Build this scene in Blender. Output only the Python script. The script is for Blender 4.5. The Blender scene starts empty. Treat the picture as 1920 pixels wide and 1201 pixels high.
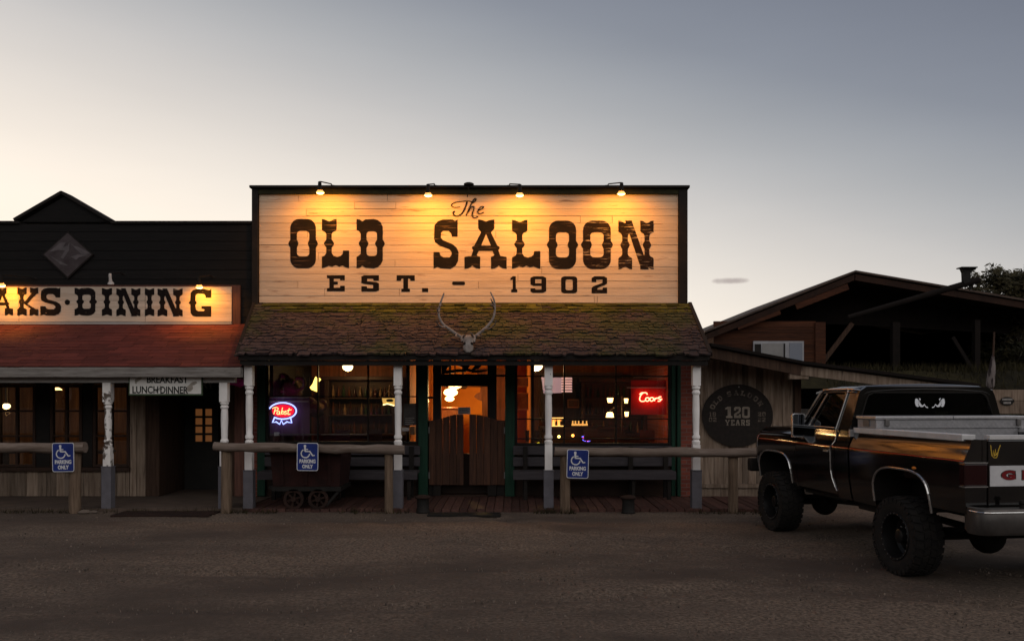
import bpy, bmesh, math, random
from mathutils import Vector, Matrix, Euler, noise as mnoise
from mathutils.geometry import tessellate_polygon
random.seed(7)
R = math.radians
scene = bpy.context.scene
COL = scene.collection
# ------------------------------------------------------------------ camera
CAMZ, F, HOR = 1.81, 1600.0, 745.0
cam_d = bpy.data.cameras.new('camera'); cam = bpy.data.objects.new('camera', cam_d); COL.objects.link(cam)
cam.location = (0, 0, CAMZ); cam.rotation_euler = (R(90), 0, 0)
cam_d.sensor_width = 36; cam_d.lens = F/1920*36
cam_d.shift_y = (HOR-600.5)/1920; cam_d.clip_start = .05; cam_d.clip_end = 2000
scene.camera = cam
# ------------------------------------------------------------------ colour management
scene.view_settings.view_transform = 'Standard'; scene.view_settings.look = 'None'
scene.view_settings.exposure = 0; scene.view_settings.gamma = 1; scene.view_settings.use_curve_mapping = False
scene.render.engine = 'CYCLES'; scene.cycles.use_denoising = True
scene.cycles.max_bounces = 6; scene.cycles.transparent_max_bounces = 12; scene.cycles.sample_clamp_indirect = 4
# ------------------------------------------------------------------ dusk sky
world = bpy.data.worlds.new('World'); scene.world = world; world.use_nodes = True
wn, wl = world.node_tree.nodes, world.node_tree.links
wn.clear()
def wmath(op, a, b=None, c=None, clamp=False):
    n = wn.new('ShaderNodeMath'); n.operation = op; n.use_clamp = clamp
    for i, v in enumerate((a, b, c)):
        if v is None: continue
        if isinstance(v, (int, float)): n.inputs[i].default_value = v
        else: wl.new(v, n.inputs[i])
    return n.outputs[0]
def wramp(fac, stops):
    n = wn.new('ShaderNodeValToRGB'); n.color_ramp.interpolation = 'B_SPLINE'
    e = n.color_ramp.elements
    while len(e) < len(stops): e.new(.5)
    for k, (p, c) in enumerate(stops): e[k].position = p; e[k].color = (*c, 1)
    wl.new(fac, n.inputs[0]); return n.outputs[0]
def wmix(f, a, b):
    n = wn.new('ShaderNodeMix'); n.data_type = 'RGBA'
    for s, v in ((0, f), (6, a), (7, b)):
        if isinstance(v, (int, float)): n.inputs[s].default_value = v
        elif isinstance(v, tuple): n.inputs[s].default_value = (*v, 1)
        else: wl.new(v, n.inputs[s])
    return n.outputs[2]
tc = wn.new('ShaderNodeTexCoord'); sp = wn.new('ShaderNodeSeparateXYZ'); wl.new(tc.outputs['Generated'], sp.inputs[0])
dx, dy, dz = sp.outputs
el = wmath('MULTIPLY', wmath('ARCSINE', dz), 180/math.pi)
az = wmath('MULTIPLY', wmath('ARCTAN2', dx, dy), 180/math.pi)
azd = wmath('ABSOLUTE', wmath('ADD', az, 34))                         # degrees away from where the sun went down
s_ = wmath('DIVIDE', wmath('ADD', wmath('MAXIMUM', el, 0), wmath('ADD', wmath('MULTIPLY', azd, .13), wmath('MULTIPLY', wmath('MULTIPLY', azd, azd), .0016))), 60)
front = wramp(s_, [(0, (1, .91, .78)), (.20, (.98, .89, .775)), (.27, (.86, .79, .71)), (.37, (.55, .535, .53)), (.44, (.39, .402, .42)), (.52, (.23, .253, .305)), (.66, (.150, .166, .215)), (1, (.07, .09, .14))])
rear = wramp(wmath('DIVIDE', el, 90, clamp=True), [(0, (1.3, 1.11, 1.01)), (.15, (1.58, 1.35, 1.23)), (.45, (1.40, 1.22, 1.15)), (.65, (.5, .47, .5)), (1, (.10, .12, .17))])
facb = wmath('MULTIPLY_ADD', wmath('DIVIDE', azd, 45), 1, -1.62, clamp=True)
skyc = wmix(facb, front, rear)
hz = wn.new('ShaderNodeTexNoise'); hz.inputs['Scale'].default_value = 2.2; hz.inputs['Detail'].default_value = 5
hm = wn.new('ShaderNodeMapping'); hm.inputs['Scale'].default_value = (1, 1, 5); hm.inputs['Rotation'].default_value = (0, R(8), 0); wl.new(tc.outputs['Generated'], hm.inputs[0]); wl.new(hm.outputs[0], hz.inputs['Vector'])
hv = wn.new('ShaderNodeVectorMath'); hv.operation = 'SCALE'; wl.new(skyc, hv.inputs[0]); wl.new(wmath('MULTIPLY_ADD', hz.outputs[0], .16, .95), hv.inputs['Scale']); skyc = hv.outputs[0]
# one thin grey cloud low over the barn
cx = wmath('DIVIDE', wmath('SUBTRACT', az, 14.4), 1.15); cy = wmath('DIVIDE', wmath('SUBTRACT', el, 7.55), .22)
nz = wn.new('ShaderNodeTexNoise'); nz.inputs['Scale'].default_value = 45; nz.inputs['Detail'].default_value = 4; wl.new(tc.outputs['Generated'], nz.inputs['Vector'])
cr = wmath('ADD', wmath('ADD', wmath('MULTIPLY', cx, cx), wmath('MULTIPLY', cy, cy)), wmath('MULTIPLY_ADD', nz.outputs[0], 2.4, -1.2))
cm = wmath('MULTIPLY', wmath('SUBTRACT', 1, cr, clamp=True), .8)
skyc = wmix(cm, skyc, (.40, .34, .33))
skyc = wmix(wmath('LESS_THAN', el, -.5), skyc, (.05, .042, .037))
nish = wn.new('ShaderNodeTexSky'); nish.sky_type = 'NISHITA'; nish.sun_disc = False
nish.sun_elevation = R(1); nish.sun_rotation = R(-34)
bg1 = wn.new('ShaderNodeBackground'); wl.new(skyc, bg1.inputs[0]); bg1.inputs[1].default_value = 1
bg2 = wn.new('ShaderNodeBackground'); wl.new(nish.outputs[0], bg2.inputs[0]); bg2.inputs[1].default_value = .012
add = wn.new('ShaderNodeAddShader'); wl.new(bg1.outputs[0], add.inputs[0]); wl.new(bg2.outputs[0], add.inputs[1])
wo = wn.new('ShaderNodeOutputWorld'); wl.new(add.outputs[0], wo.inputs[0])
# the last of the sun, low behind the left building
sd = bpy.data.lights.new('sun', 'SUN'); sd.energy = .35; sd.angle = R(8); sd.color = (1, .72, .45)
so = bpy.data.objects.new('sun', sd); COL.objects.link(so); so.location = (-30, 40, 20)
so.rotation_euler = Vector((math.sin(R(34)), -math.cos(R(34)), -math.tan(R(3)))).to_track_quat('-Z', 'Y').to_euler()

# ------------------------------------------------------------------ helpers
def X(px, Y): return (px-960)*Y/F
def Z(py, Y): return CAMZ-(py-HOR)*Y/F
def P(px, py, Y): return Vector((X(px, Y), Y, Z(py, Y)))
rnd = random.uniform
class MB:
    def __init__(s): s.v = []; s.f = []; s.t = []; s.m = []; s.tint = .5; s.mi = 0
    def add(s, vs, fs):
        n = len(s.v); s.v += [Vector(p) for p in vs]
        for f in fs: s.f.append([i+n for i in f]); s.t.append(s.tint); s.m.append(s.mi)
        return s
    def box(s, x0, x1, y0, y1, z0, z1):
        if x0 > x1: x0, x1 = x1, x0
        if y0 > y1: y0, y1 = y1, y0
        if z0 > z1: z0, z1 = z1, z0
        return s.add([(x0,y0,z0),(x1,y0,z0),(x1,y1,z0),(x0,y1,z0),(x0,y0,z1),(x1,y0,z1),(x1,y1,z1),(x0,y1,z1)],
              [(0,3,2,1),(4,5,6,7),(0,1,5,4),(1,2,6,5),(2,3,7,6),(3,0,4,7)])
    def beam(s, a, b, w, h, up=(0,0,1)):
        a, b = Vector(a), Vector(b); d = (b-a).normalized(); u = Vector(up); r = d.cross(u)
        if r.length < 1e-4: r = d.cross(Vector((0,1,0)))
        r.normalize(); u = r.cross(d).normalized(); r *= w/2; u *= h/2
        vs = [a-r-u, a+r-u, a+r+u, a-r+u, b-r-u, b+r-u, b+r+u, b-r+u]
        return s.add(vs, [(0,1,2,3),(7,6,5,4),(1,0,4,5),(2,1,5,6),(3,2,6,7),(0,3,7,4)])
    def tube(s, pts, rs, n=10, cap=True):
        pts = [Vector(p) for p in pts]
        if isinstance(rs, (int, float)): rs = [rs]*len(pts)
        rings = []; prev = None
        for i, p in enumerate(pts):
            d = (pts[min(i+1, len(pts)-1)]-pts[max(i-1, 0)])
            d = d.normalized() if d.length > 1e-9 else Vector((0,0,1))
            if prev is None:
                a = Vector((0,0,1)) if abs(d.z) < .9 else Vector((0,1,0))
                u = d.cross(a).normalized()
            else:
                u = prev-d*prev.dot(d); u = u.normalized() if u.length > 1e-6 else d.orthogonal().normalized()
            prev = u; w = d.cross(u)
            rings.append([p+(u*math.cos(2*math.pi*k/n)+w*math.sin(2*math.pi*k/n))*rs[i] for k in range(n)])
        vs = [q for r in rings for q in r]; fs = []
        for i in range(len(pts)-1):
            for k in range(n):
                a = i*n+k; b = i*n+(k+1) % n; fs.append((a, b, b+n, a+n))
        if cap: fs.append(tuple(reversed(range(n)))); fs.append(tuple(range((len(pts)-1)*n, len(pts)*n)))
        return s.add(vs, fs)
    def lathe(s, o, prof, n=24, axis='z', cap=True):
        """prof: (radius, height) along axis"""
        o = Vector(o); vs = []; fs = []
        for r, h in prof:
            for k in range(n):
                c, d = r*math.cos(2*math.pi*k/n), r*math.sin(2*math.pi*k/n)
                vs.append(o+(Vector((c, d, h)) if axis == 'z' else Vector((c, h, d)) if axis == 'y' else Vector((h, c, d))))
        for i in range(len(prof)-1):
            for k in range(n):
                a = i*n+k; b = i*n+(k+1) % n
                fs.append((a, b, b+n, a+n))
        if cap: fs.append(tuple(reversed(range(n)))); fs.append(tuple(range((len(prof)-1)*n, len(prof)*n)))
        return s.add(vs, fs)
    def ball(s, o, r, n=14, m=9):
        if isinstance(r, (int, float)): r = (r, r, r)
        o = Vector(o); vs = []; fs = []
        for i in range(m+1):
            a = math.pi*i/m
            for k in range(n):
                b = 2*math.pi*k/n
                vs.append(o+Vector((r[0]*math.sin(a)*math.cos(b), r[1]*math.sin(a)*math.sin(b), r[2]*math.cos(a))))
        for i in range(m):
            for k in range(n): fs.append((i*n+k, (i+1)*n+k, (i+1)*n+(k+1) % n, i*n+(k+1) % n))
        return s.add(vs, fs)
    def poly(s, loops, fn, th=0.0, fn2=None):
        """loops: outer + holes in 2-D; fn maps (u,v,depth) to 3-D; th = thickness"""
        loops = [[Vector((p[0], p[1], 0)) for p in l] for l in loops]
        tri = tessellate_polygon(loops); flat = [p for l in loops for p in l]; n = len(flat)
        vs = [fn(p.x, p.y, 0) for p in flat]; fs = []
        for t in tri:
            a, b, c = [flat[i] for i in t]
            ar = (b.x-a.x)*(c.y-a.y)-(c.x-a.x)*(b.y-a.y)
            if abs(ar) < 1e-12: continue
            fs.append(tuple(t) if ar > 0 else tuple(reversed(t)))
        if th:
            vs += [fn(p.x, p.y, th) for p in flat]
            fs += [tuple(i+n for i in reversed(f)) for f in list(fs)]
            k = 0
            for l in loops:
                m = len(l)
                for i in range(m): a, b = k+i, k+(i+1) % m; fs.append((a, a+n, b+n, b))
                k += m
        return s.add(vs, fs)
    def build(s, name, mat, parent=None, smooth=0, bevel=0, local=False, recalc=True):
        me = bpy.data.meshes.new(name); o = bpy.data.objects.new(name, me); COL.objects.link(o)
        off = Vector((0,0,0))
        if parent is not None:
            o.parent = parent; r = parent
            while r.parent is not None: r = r.parent
            if not local: off = Vector(r.location)
        elif s.v and not local:
            xs = [p.x for p in s.v]; ys = [p.y for p in s.v]
            off = Vector(((min(xs)+max(xs))/2, (min(ys)+max(ys))/2, min(p.z for p in s.v))); o.location = off
        me.from_pydata([p-off for p in s.v], [], s.f)
        mats = mat if isinstance(mat, (list, tuple)) else [mat]
        for m in mats: me.materials.append(m)
        if len(mats) > 1: me.polygons.foreach_set('material_index', s.m)
        at = me.attributes.new('tint', 'FLOAT', 'FACE'); at.data.foreach_set('value', s.t)
        if recalc:
            bm = bmesh.new(); bm.from_mesh(me); bmesh.ops.recalc_face_normals(bm, faces=bm.faces); bm.to_mesh(me); bm.free()
        if smooth:
            me.polygons.foreach_set('use_smooth', [True]*len(me.polygons)); me.set_sharp_from_angle(angle=R(smooth))
        if bevel:
            b = o.modifiers.new('edge', 'BEVEL'); b.width = bevel; b.segments = 2; b.limit_method = 'ANGLE'; b.angle_limit = R(50)
        me.update(); return o
def thing(name, label, cat, loc=(0,0,0), group=None, rz=0):
    o = bpy.data.objects.new(name, None); COL.objects.link(o); o.location = loc; o.rotation_euler = (0,0,rz); o.empty_display_size = .2
    return tag(o, label, cat, group)
def tag(o, label, cat, group=None):
    o['label'] = label; o['category'] = cat
    if group: o['group'] = group
    return o
def struct(o, kind='structure'): o['kind'] = kind; return o
def copy_tree(o, loc, label, parent=None):
    c = o.copy(); COL.objects.link(c)
    if parent is not None: c.parent = parent
    else: c.location = loc; c['label'] = label
    for ch in list(o.children): copy_tree(ch, None, None, c)
    return c
def light(name, kind, loc, energy, color, parent=None, **kw):
    d = bpy.data.lights.new(name, kind); d.energy = energy; d.color = color
    for k, v in kw.items():
        if k != 'aim': setattr(d, k, v)
    o = bpy.data.objects.new(name, d); COL.objects.link(o); loc = Vector(loc)
    if 'aim' in kw: o.rotation_euler = (Vector(kw['aim'])-loc).to_track_quat('-Z', 'Y').to_euler()
    if parent is not None:
        o.parent = parent; r = parent
        while r.parent is not None: r = r.parent
        loc = loc-Vector(r.location)
    o.location = loc; return o
# ------------------------------------------------------------------ materials
def M(name, c1, c2=None, scale=6, stretch=(1,1,1), rough=.75, metal=0, bump=0, bscale=0, tint=0, lo=.35, hi=.65, coat=0, spec=.18, c3=None, c3scale=3, c3lo=.6, c3hi=.7, c3stretch=None, detail=6):
    m = bpy.data.materials.new(name); m.use_nodes = True; N, L = m.node_tree.nodes, m.node_tree.links
    b = N['Principled BSDF']; b.inputs['Roughness'].default_value = rough; b.inputs['Metallic'].default_value = metal
    b.inputs['Coat Weight'].default_value = coat; b.inputs['Coat Roughness'].default_value = .04 if coat < 1 else .09; b.inputs['Coat IOR'].default_value = 1.5 if coat < 1 else 1.85; b.inputs['Specular IOR Level'].default_value = spec
    t = N.new('ShaderNodeTexCoord')
    def nse(sc, st, dt=detail):
        mp = N.new('ShaderNodeMapping'); mp.inputs['Scale'].default_value = st; L.new(t.outputs['Object'], mp.inputs[0])
        n = N.new('ShaderNodeTexNoise'); n.inputs['Scale'].default_value = sc; n.inputs['Detail'].default_value = dt; n.inputs['Roughness'].default_value = .62
        L.new(mp.outputs[0], n.inputs['Vector']); return n.outputs[0]
    def rng(v, a, z):
        r = N.new('ShaderNodeMapRange'); r.inputs[1].default_value = a; r.inputs[2].default_value = z; L.new(v, r.inputs[0]); return r.outputs[0]
    def mix(f, a, z, mode='MIX'):
        x = N.new('ShaderNodeMix'); x.data_type = 'RGBA'; x.blend_type = mode
        for s, v in ((0, f), (6, a), (7, z)):
            if isinstance(v, (int, float)): x.inputs[s].default_value = v
            elif isinstance(v, tuple): x.inputs[s].default_value = (*v, 1)
            else: L.new(v, x.inputs[s])
        return x.outputs[2]
    col = None; nv = None
    if c2 is not None: nv = nse(scale, stretch); col = mix(rng(nv, lo, hi), tuple(c1), tuple(c2))
    if c3 is not None:
        col = mix(rng(nse(c3scale, c3stretch or stretch), c3lo, c3hi), col if col is not None else tuple(c1), tuple(c3))
    if tint:
        a = N.new('ShaderNodeAttribute'); a.attribute_name = 'tint'
        k = N.new('ShaderNodeMapRange'); k.inputs[3].default_value = 1-tint; k.inputs[4].default_value = 1+tint; L.new(a.outputs['Fac'], k.inputs[0])
        x = N.new('ShaderNodeVectorMath'); x.operation = 'SCALE'
        if col is None: x.inputs[0].default_value = tuple(c1)
        else: L.new(col, x.inputs[0])
        L.new(k.outputs[0], x.inputs['Scale']); col = x.outputs[0]
    if col is None: b.inputs['Base Color'].default_value = (*c1, 1)
    else: L.new(col, b.inputs['Base Color'])
    if bump:
        bn = N.new('ShaderNodeBump'); bn.inputs['Strength'].default_value = bump; bn.inputs['Distance'].default_value = .02
        L.new(nse(bscale or scale*3, stretch), bn.inputs['Height']); L.new(bn.outputs[0], b.inputs['Normal'])
    return m
def EM(name, c, s):
    m = bpy.data.materials.new(name); m.use_nodes = True; N = m.node_tree.nodes; L = m.node_tree.links
    b = N['Principled BSDF']; b.inputs['Base Color'].default_value = (*[min(.8, q) for q in c], 1)
    b.inputs['Emission Color'].default_value = (*c, 1); b.inputs['Emission Strength'].default_value = s; return m
def GLASS(name, tintc=(.92,.92,.92), ior=1.5):
    m = bpy.data.materials.new(name); m.use_nodes = True; N = m.node_tree.nodes; L = m.node_tree.links; N.clear()
    o = N.new('ShaderNodeOutputMaterial'); t = N.new('ShaderNodeBsdfTransparent'); t.inputs[0].default_value = (*tintc, 1)
    g = N.new('ShaderNodeBsdfGlossy'); g.inputs['Roughness'].default_value = .015
    f = N.new('ShaderNodeFresnel'); f.inputs[0].default_value = ior; x = N.new('ShaderNodeMixShader')
    L.new(f.outputs[0], x.inputs[0]); L.new(t.outputs[0], x.inputs[1]); L.new(g.outputs[0], x.inputs[2]); L.new(x.outputs[0], o.inputs[0]); return m
def BRICK(name):
    m = M(name, (.17,.05,.035), rough=.85); N, L = m.node_tree.nodes, m.node_tree.links; b = N['Principled BSDF']
    t = N.new('ShaderNodeTexCoord'); mp = N.new('ShaderNodeMapping'); mp.inputs['Rotation'].default_value = (R(90), 0, 0); L.new(t.outputs['Object'], mp.inputs[0])
    k = N.new('ShaderNodeTexBrick'); k.inputs['Scale'].default_value = 1; k.inputs['Brick Width'].default_value = .21; k.inputs['Row Height'].default_value = .07
    k.inputs['Mortar Size'].default_value = .006; k.inputs['Color1'].default_value = (.22,.055,.035,1); k.inputs['Color2'].default_value = (.13,.035,.025,1); k.inputs['Mortar'].default_value = (.16,.10,.085,1)
    L.new(mp.outputs[0], k.inputs[0]); L.new(k.outputs[0], b.inputs['Base Color'])
    bn = N.new('ShaderNodeBump'); bn.invert = True; bn.inputs['Strength'].default_value = .6; bn.inputs['Distance'].default_value = .01; L.new(k.outputs['Fac'], bn.inputs['Height']); L.new(bn.outputs[0], b.inputs['Normal']); return m
V_, H_, D_ = (9,9,.7), (.7,9,9), (9,.7,9)      # grain along z, x, y
m_ground = M('gravel dirt', (.053,.038,.028), (.205,.147,.108), scale=30, detail=9, lo=.36, hi=.66, rough=.95, bump=1.0, bscale=60, c3=(.066,.047,.036), c3scale=.5, c3lo=.42, c3hi=.60, c3stretch=(.5,1,1), spec=.2)
m_pebble = M('pebble', (.115,.088,.070), rough=.9, tint=.6)
m_deck = M('red brown deck boards', (.080,.036,.027), (.045,.022,.018), scale=4, stretch=D_, bump=.4, tint=.35)
m_siding = M('old cream painted siding', (.51,.395,.29), (.425,.32,.23), scale=2.5, stretch=(.4,6,6), rough=.7, bump=.45, bscale=14, tint=.09, c3=(.24,.15,.10), c3scale=5, c3stretch=(.3,4,4), c3lo=.635, c3hi=.70)
m_letter = M('worn black letter paint', (.004,.003,.003), (.010,.006,.005), scale=3, rough=.85, spec=.15, c3=(.20,.12,.07), c3scale=4.5, c3stretch=(.4,9,9), c3lo=.60, c3hi=.70, bump=.3, bscale=14)
m_letterw = M('flaking black letter paint', (.006,.004,.004), (.018,.010,.008), scale=3, rough=.85, spec=.1, c3=(.44,.33,.24), c3scale=5, c3stretch=(.5,8,8), c3lo=.575, c3hi=.66, bump=.3, bscale=14)
m_letter2 = M('black letter paint', (.005,.004,.004), (.011,.007,.006), scale=3, rough=.85, spec=.1, c3=(.30,.2,.13), c3scale=14, c3stretch=(.6,3,3), c3lo=.66, c3hi=.7)
m_sign2 = M('cream sign boards', (.52,.41,.32), (.42,.32,.24), scale=3, stretch=(.4,6,6), bump=.3, tint=.1, c3=(.2,.13,.08), c3scale=6, c3stretch=(.3,3,3), c3lo=.69, c3hi=.74)
m_black = M('black painted boards', (.004,.0033,.003), (.007,.0055,.005), scale=4, stretch=H_, rough=.8, bump=.3, tint=.15)
m_trim = M('black brown trim', (.008,.006,.005), (.014,.010,.008), scale=5, rough=.75, bump=.2)
m_mosstrim = M('mossy fascia', (.016,.014,.007), (.028,.026,.010), scale=9, rough=.9, bump=.4)
m_shingle = M('old mossy shingles', (.050,.032,.030), (.032,.023,.024), scale=2.5, rough=.95, bump=.8, bscale=22, tint=.2, c3=(.034,.034,.013), c3scale=1.1, c3lo=.47, c3hi=.60, c3stretch=(1,1,1), spec=.2, detail=9)
m_moss = M('moss', (.065,.062,.012), (.038,.035,.008), scale=8, rough=1, bump=.9, bscale=30, tint=.4, c3=(.22,.19,.10), c3scale=26, c3lo=.68, c3hi=.72, spec=.1)
m_redroof = M('red roof shingles', (.110,.024,.017), (.075,.017,.013), scale=5, stretch=(.6,3,3), rough=.8, bump=.25, bscale=40, tint=.22)
m_greywood = M('grey weathered timber', (.23,.205,.185), (.13,.112,.10), scale=3, stretch=H_, rough=.85, bump=.5, tint=.2, c3=(.07,.055,.045), c3scale=6, c3lo=.62, c3hi=.68)
m_logwood = M('weathered rail log', (.18,.137,.112), (.10,.07,.054), scale=3, stretch=(.6,8,8), rough=.9, bump=.5, tint=.2, c3=(.06,.042,.03), c3scale=5, c3lo=.62, c3hi=.68)
m_postwood = M('brown rail post', (.17,.115,.078), (.085,.055,.036), scale=3, stretch=V_, rough=.9, bump=.6)
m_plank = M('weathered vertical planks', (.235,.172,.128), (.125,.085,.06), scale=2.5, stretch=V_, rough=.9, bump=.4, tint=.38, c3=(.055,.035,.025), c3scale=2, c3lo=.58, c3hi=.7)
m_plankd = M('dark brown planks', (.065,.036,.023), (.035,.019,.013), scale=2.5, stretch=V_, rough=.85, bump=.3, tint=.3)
m_white = M('chipped white post paint', (.74,.69,.66), (.66,.61,.58), scale=5, rough=.65, bump=.2, c3=(.13,.10,.08), c3scale=9, c3stretch=(1,1,.6), c3lo=.675, c3hi=.70)
m_chip = M('badly chipped white paint', (.72,.67,.63), (.62,.57,.54), scale=5, rough=.7, bump=.4, c3=(.10,.075,.06), c3scale=11, c3stretch=(1,1,.6), c3lo=.50, c3hi=.55)
m_greypaint = M('grey post base paint', (.115,.105,.118), (.09,.082,.09), scale=6, rough=.75, bump=.2)
m_green = M('dark green paint', (.010,.042,.024), (.007,.028,.016), scale=4, stretch=V_, rough=.55, bump=.15)
m_frame = M('dark window frame', (.007,.005,.004), (.012,.008,.006), scale=5, rough=.6)
m_brownframe = M('brown window frame', (.045,.022,.014), (.026,.014,.009), scale=4, stretch=V_, rough=.7, bump=.2)
m_bench = M('grey bench paint', (.056,.047,.050), (.038,.032,.035), scale=4, stretch=H_, rough=.8, bump=.2)
m_rust = M('dark rusted iron', (.03,.014,.010), (.014,.008,.006), scale=7, rough=.9, bump=.4)
m_iron = M('black iron', (.008,.007,.006), (.014,.011,.009), scale=9, rough=.7, bump=.2)
m_brick = BRICK('red brick')
m_wallwood = M('saloon panelling', (.17,.055,.020), (.085,.028,.011), scale=2, stretch=V_, rough=.6, tint=.25)
m_darkwood = M('dark bar wood', (.035,.017,.010), (.02,.010,.006), scale=3, rough=.5)
m_orange = M('ochre plaster', (.72,.27,.035), (.62,.21,.028), scale=3, rough=.8)
m_ceil = M('brown ceiling', (.13,.06,.03), (.09,.042,.022), scale=3, stretch=D_, rough=.7)
m_door = M('brown batwing boards', (.075,.031,.017), (.036,.016,.010), scale=2.5, stretch=V_, rough=.7, bump=.3, tint=.3)
m_blue = M('blue sign enamel', (.016,.03,.165), (.010,.020,.115), scale=7, rough=.4)
m_signwhite = M('white sign enamel', (.62,.60,.61), (.46,.44,.44), scale=7, rough=.45)
m_cut2 = M('pale wood seen through the cut', (.26,.21,.165), (.15,.12,.095), scale=9)
m_bone = M('weathered bone', (.27,.23,.205), (.15,.12,.105), scale=14, rough=.75, bump=.3)
m_antler = M('grey antler', (.24,.195,.175), (.12,.095,.08), scale=9, stretch=(2,2,1), rough=.7, bump=.3)
m_fur = M('brown animal hide', (.06,.03,.02), (.03,.016,.011), scale=22, rough=.95, bump=.5)
m_horn = M('ram horn', (.085,.055,.036), (.045,.028,.02), scale=30, rough=.7, bump=.5)
m_glass = GLASS('window glass'); m_pane = GLASS('old window glass', (.85,.82,.78), 1.62)
m_steel = M('dark cut steel', (.016,.013,.011), (.026,.019,.016), scale=16, rough=.65, metal=.4, bump=.15)
m_cut = M('wood seen through the cut', (.15,.115,.09), (.018,.014,.012), lo=.42, hi=.62, scale=7, rough=.9)
m_pale = M('pale weathered board', (.36,.33,.31), (.27,.245,.225), scale=3, stretch=H_, rough=.85, bump=.3)
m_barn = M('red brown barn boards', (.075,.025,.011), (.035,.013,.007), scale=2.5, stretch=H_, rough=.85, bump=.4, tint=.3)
m_barnd = M('dark timber and gable shade', (.010,.006,.0045), (.006,.004,.003), scale=3, rough=.9, bump=.3)
m_metalroof = M('weathered tin roof', (.09,.06,.045), (.05,.034,.027), scale=4, rough=.7, metal=.2, bump=.2)
m_grass = M('dry grass', (.034,.027,.010), (.016,.013,.006), scale=6, rough=1, bump=.8, tint=.5)
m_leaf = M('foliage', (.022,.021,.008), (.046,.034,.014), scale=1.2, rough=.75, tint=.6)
m_bark = M('bark', (.06,.042,.03), (.035,.025,.018), scale=6, stretch=V_, rough=.95, bump=.7)
m_pink = M('magenta cloth', (.50,.045,.26), (.40,.035,.2), scale=10, rough=.9)
m_bulb = EM('hot lamp face', (1,.56,.12), 20); m_cone = EM('glowing reflector cone', (1,.50,.16), .9)
m_globe = EM('glowing globe', (1,.74,.36), 5.5)
m_shelfglow = EM('amber shelf glow', (1,.52,.14), 2.2)
m_grey = M('grey metal', (.15,.135,.13), (.11,.10,.095), scale=8, rough=.5, metal=.5)
m_lampw = M('enamel lamp shade', (.42,.38,.35), rough=.4)
# ------------------------------------------------------------------ lettering
def WP(Y, off=0.0): return lambda u, v, d: Vector((X(u, Y), Y-off-d, Z(v, Y)))
def rr(x0, x1, y0, y1, r, n=5, sl=0, sr=0, spur=0, ry=None):
    """rounded rectangle; spur bumps at mid height on the left / right (positive = to the right)"""
    ry = ry or r; pts = []
    for cx, cy, a0 in ((x1-r, y1-ry, 0), (x0+r, y1-ry, 90), (x0+r, y0+ry, 180), (x1-r, y0+ry, 270)):
        if a0 == 90: pass
        if a0 == 180 and spur and sl: pts += [(x0, 58), (x0+sl*.6, 54), (x0+sl, 50), (x0+sl*.6, 46), (x0, 42)]
        for k in range(n+1):
            a = R(a0+90*k/n); pts.append((cx+r*math.cos(a), cy+ry*math.sin(a)))
    if spur and sr: pts += [(x1, 42), (x1+sr*.6, 46), (x1+sr, 50), (x1+sr*.6, 54), (x1, 58)]
    return pts
def stem(x0, w, l, r, sp=5):
    """Tuscan stem with fish-tail serifs and a spur at mid height"""
    m = x0+w/2
    return [(x0,0),(x0+w*.2,1),(m-w*.12,4),(m,5),(m+w*.12,4),(x0+w*.8,1),(x0+w,0),(x0+w,22),(x0+w-2,24),(r+2,27),(r,31),(r,42),(r+sp*.6,46),(r+sp,50),(r+sp*.6,54),(r,58),(r,69),(r+2,73),(x0+w-2,76),(x0+w,78),
            (x0+w,100),(x0+w*.8,99),(m+w*.12,96),(m,95),(m-w*.12,96),(x0+w*.2,99),(x0,100),(x0,78),(x0+2,76),(l-2,73),(l,69),(l,58),(l-sp*.6,54),(l-sp,50),(l-sp*.6,46),(l,42),(l,31),(l-2,27),(x0+2,24),(x0,22)]
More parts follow.
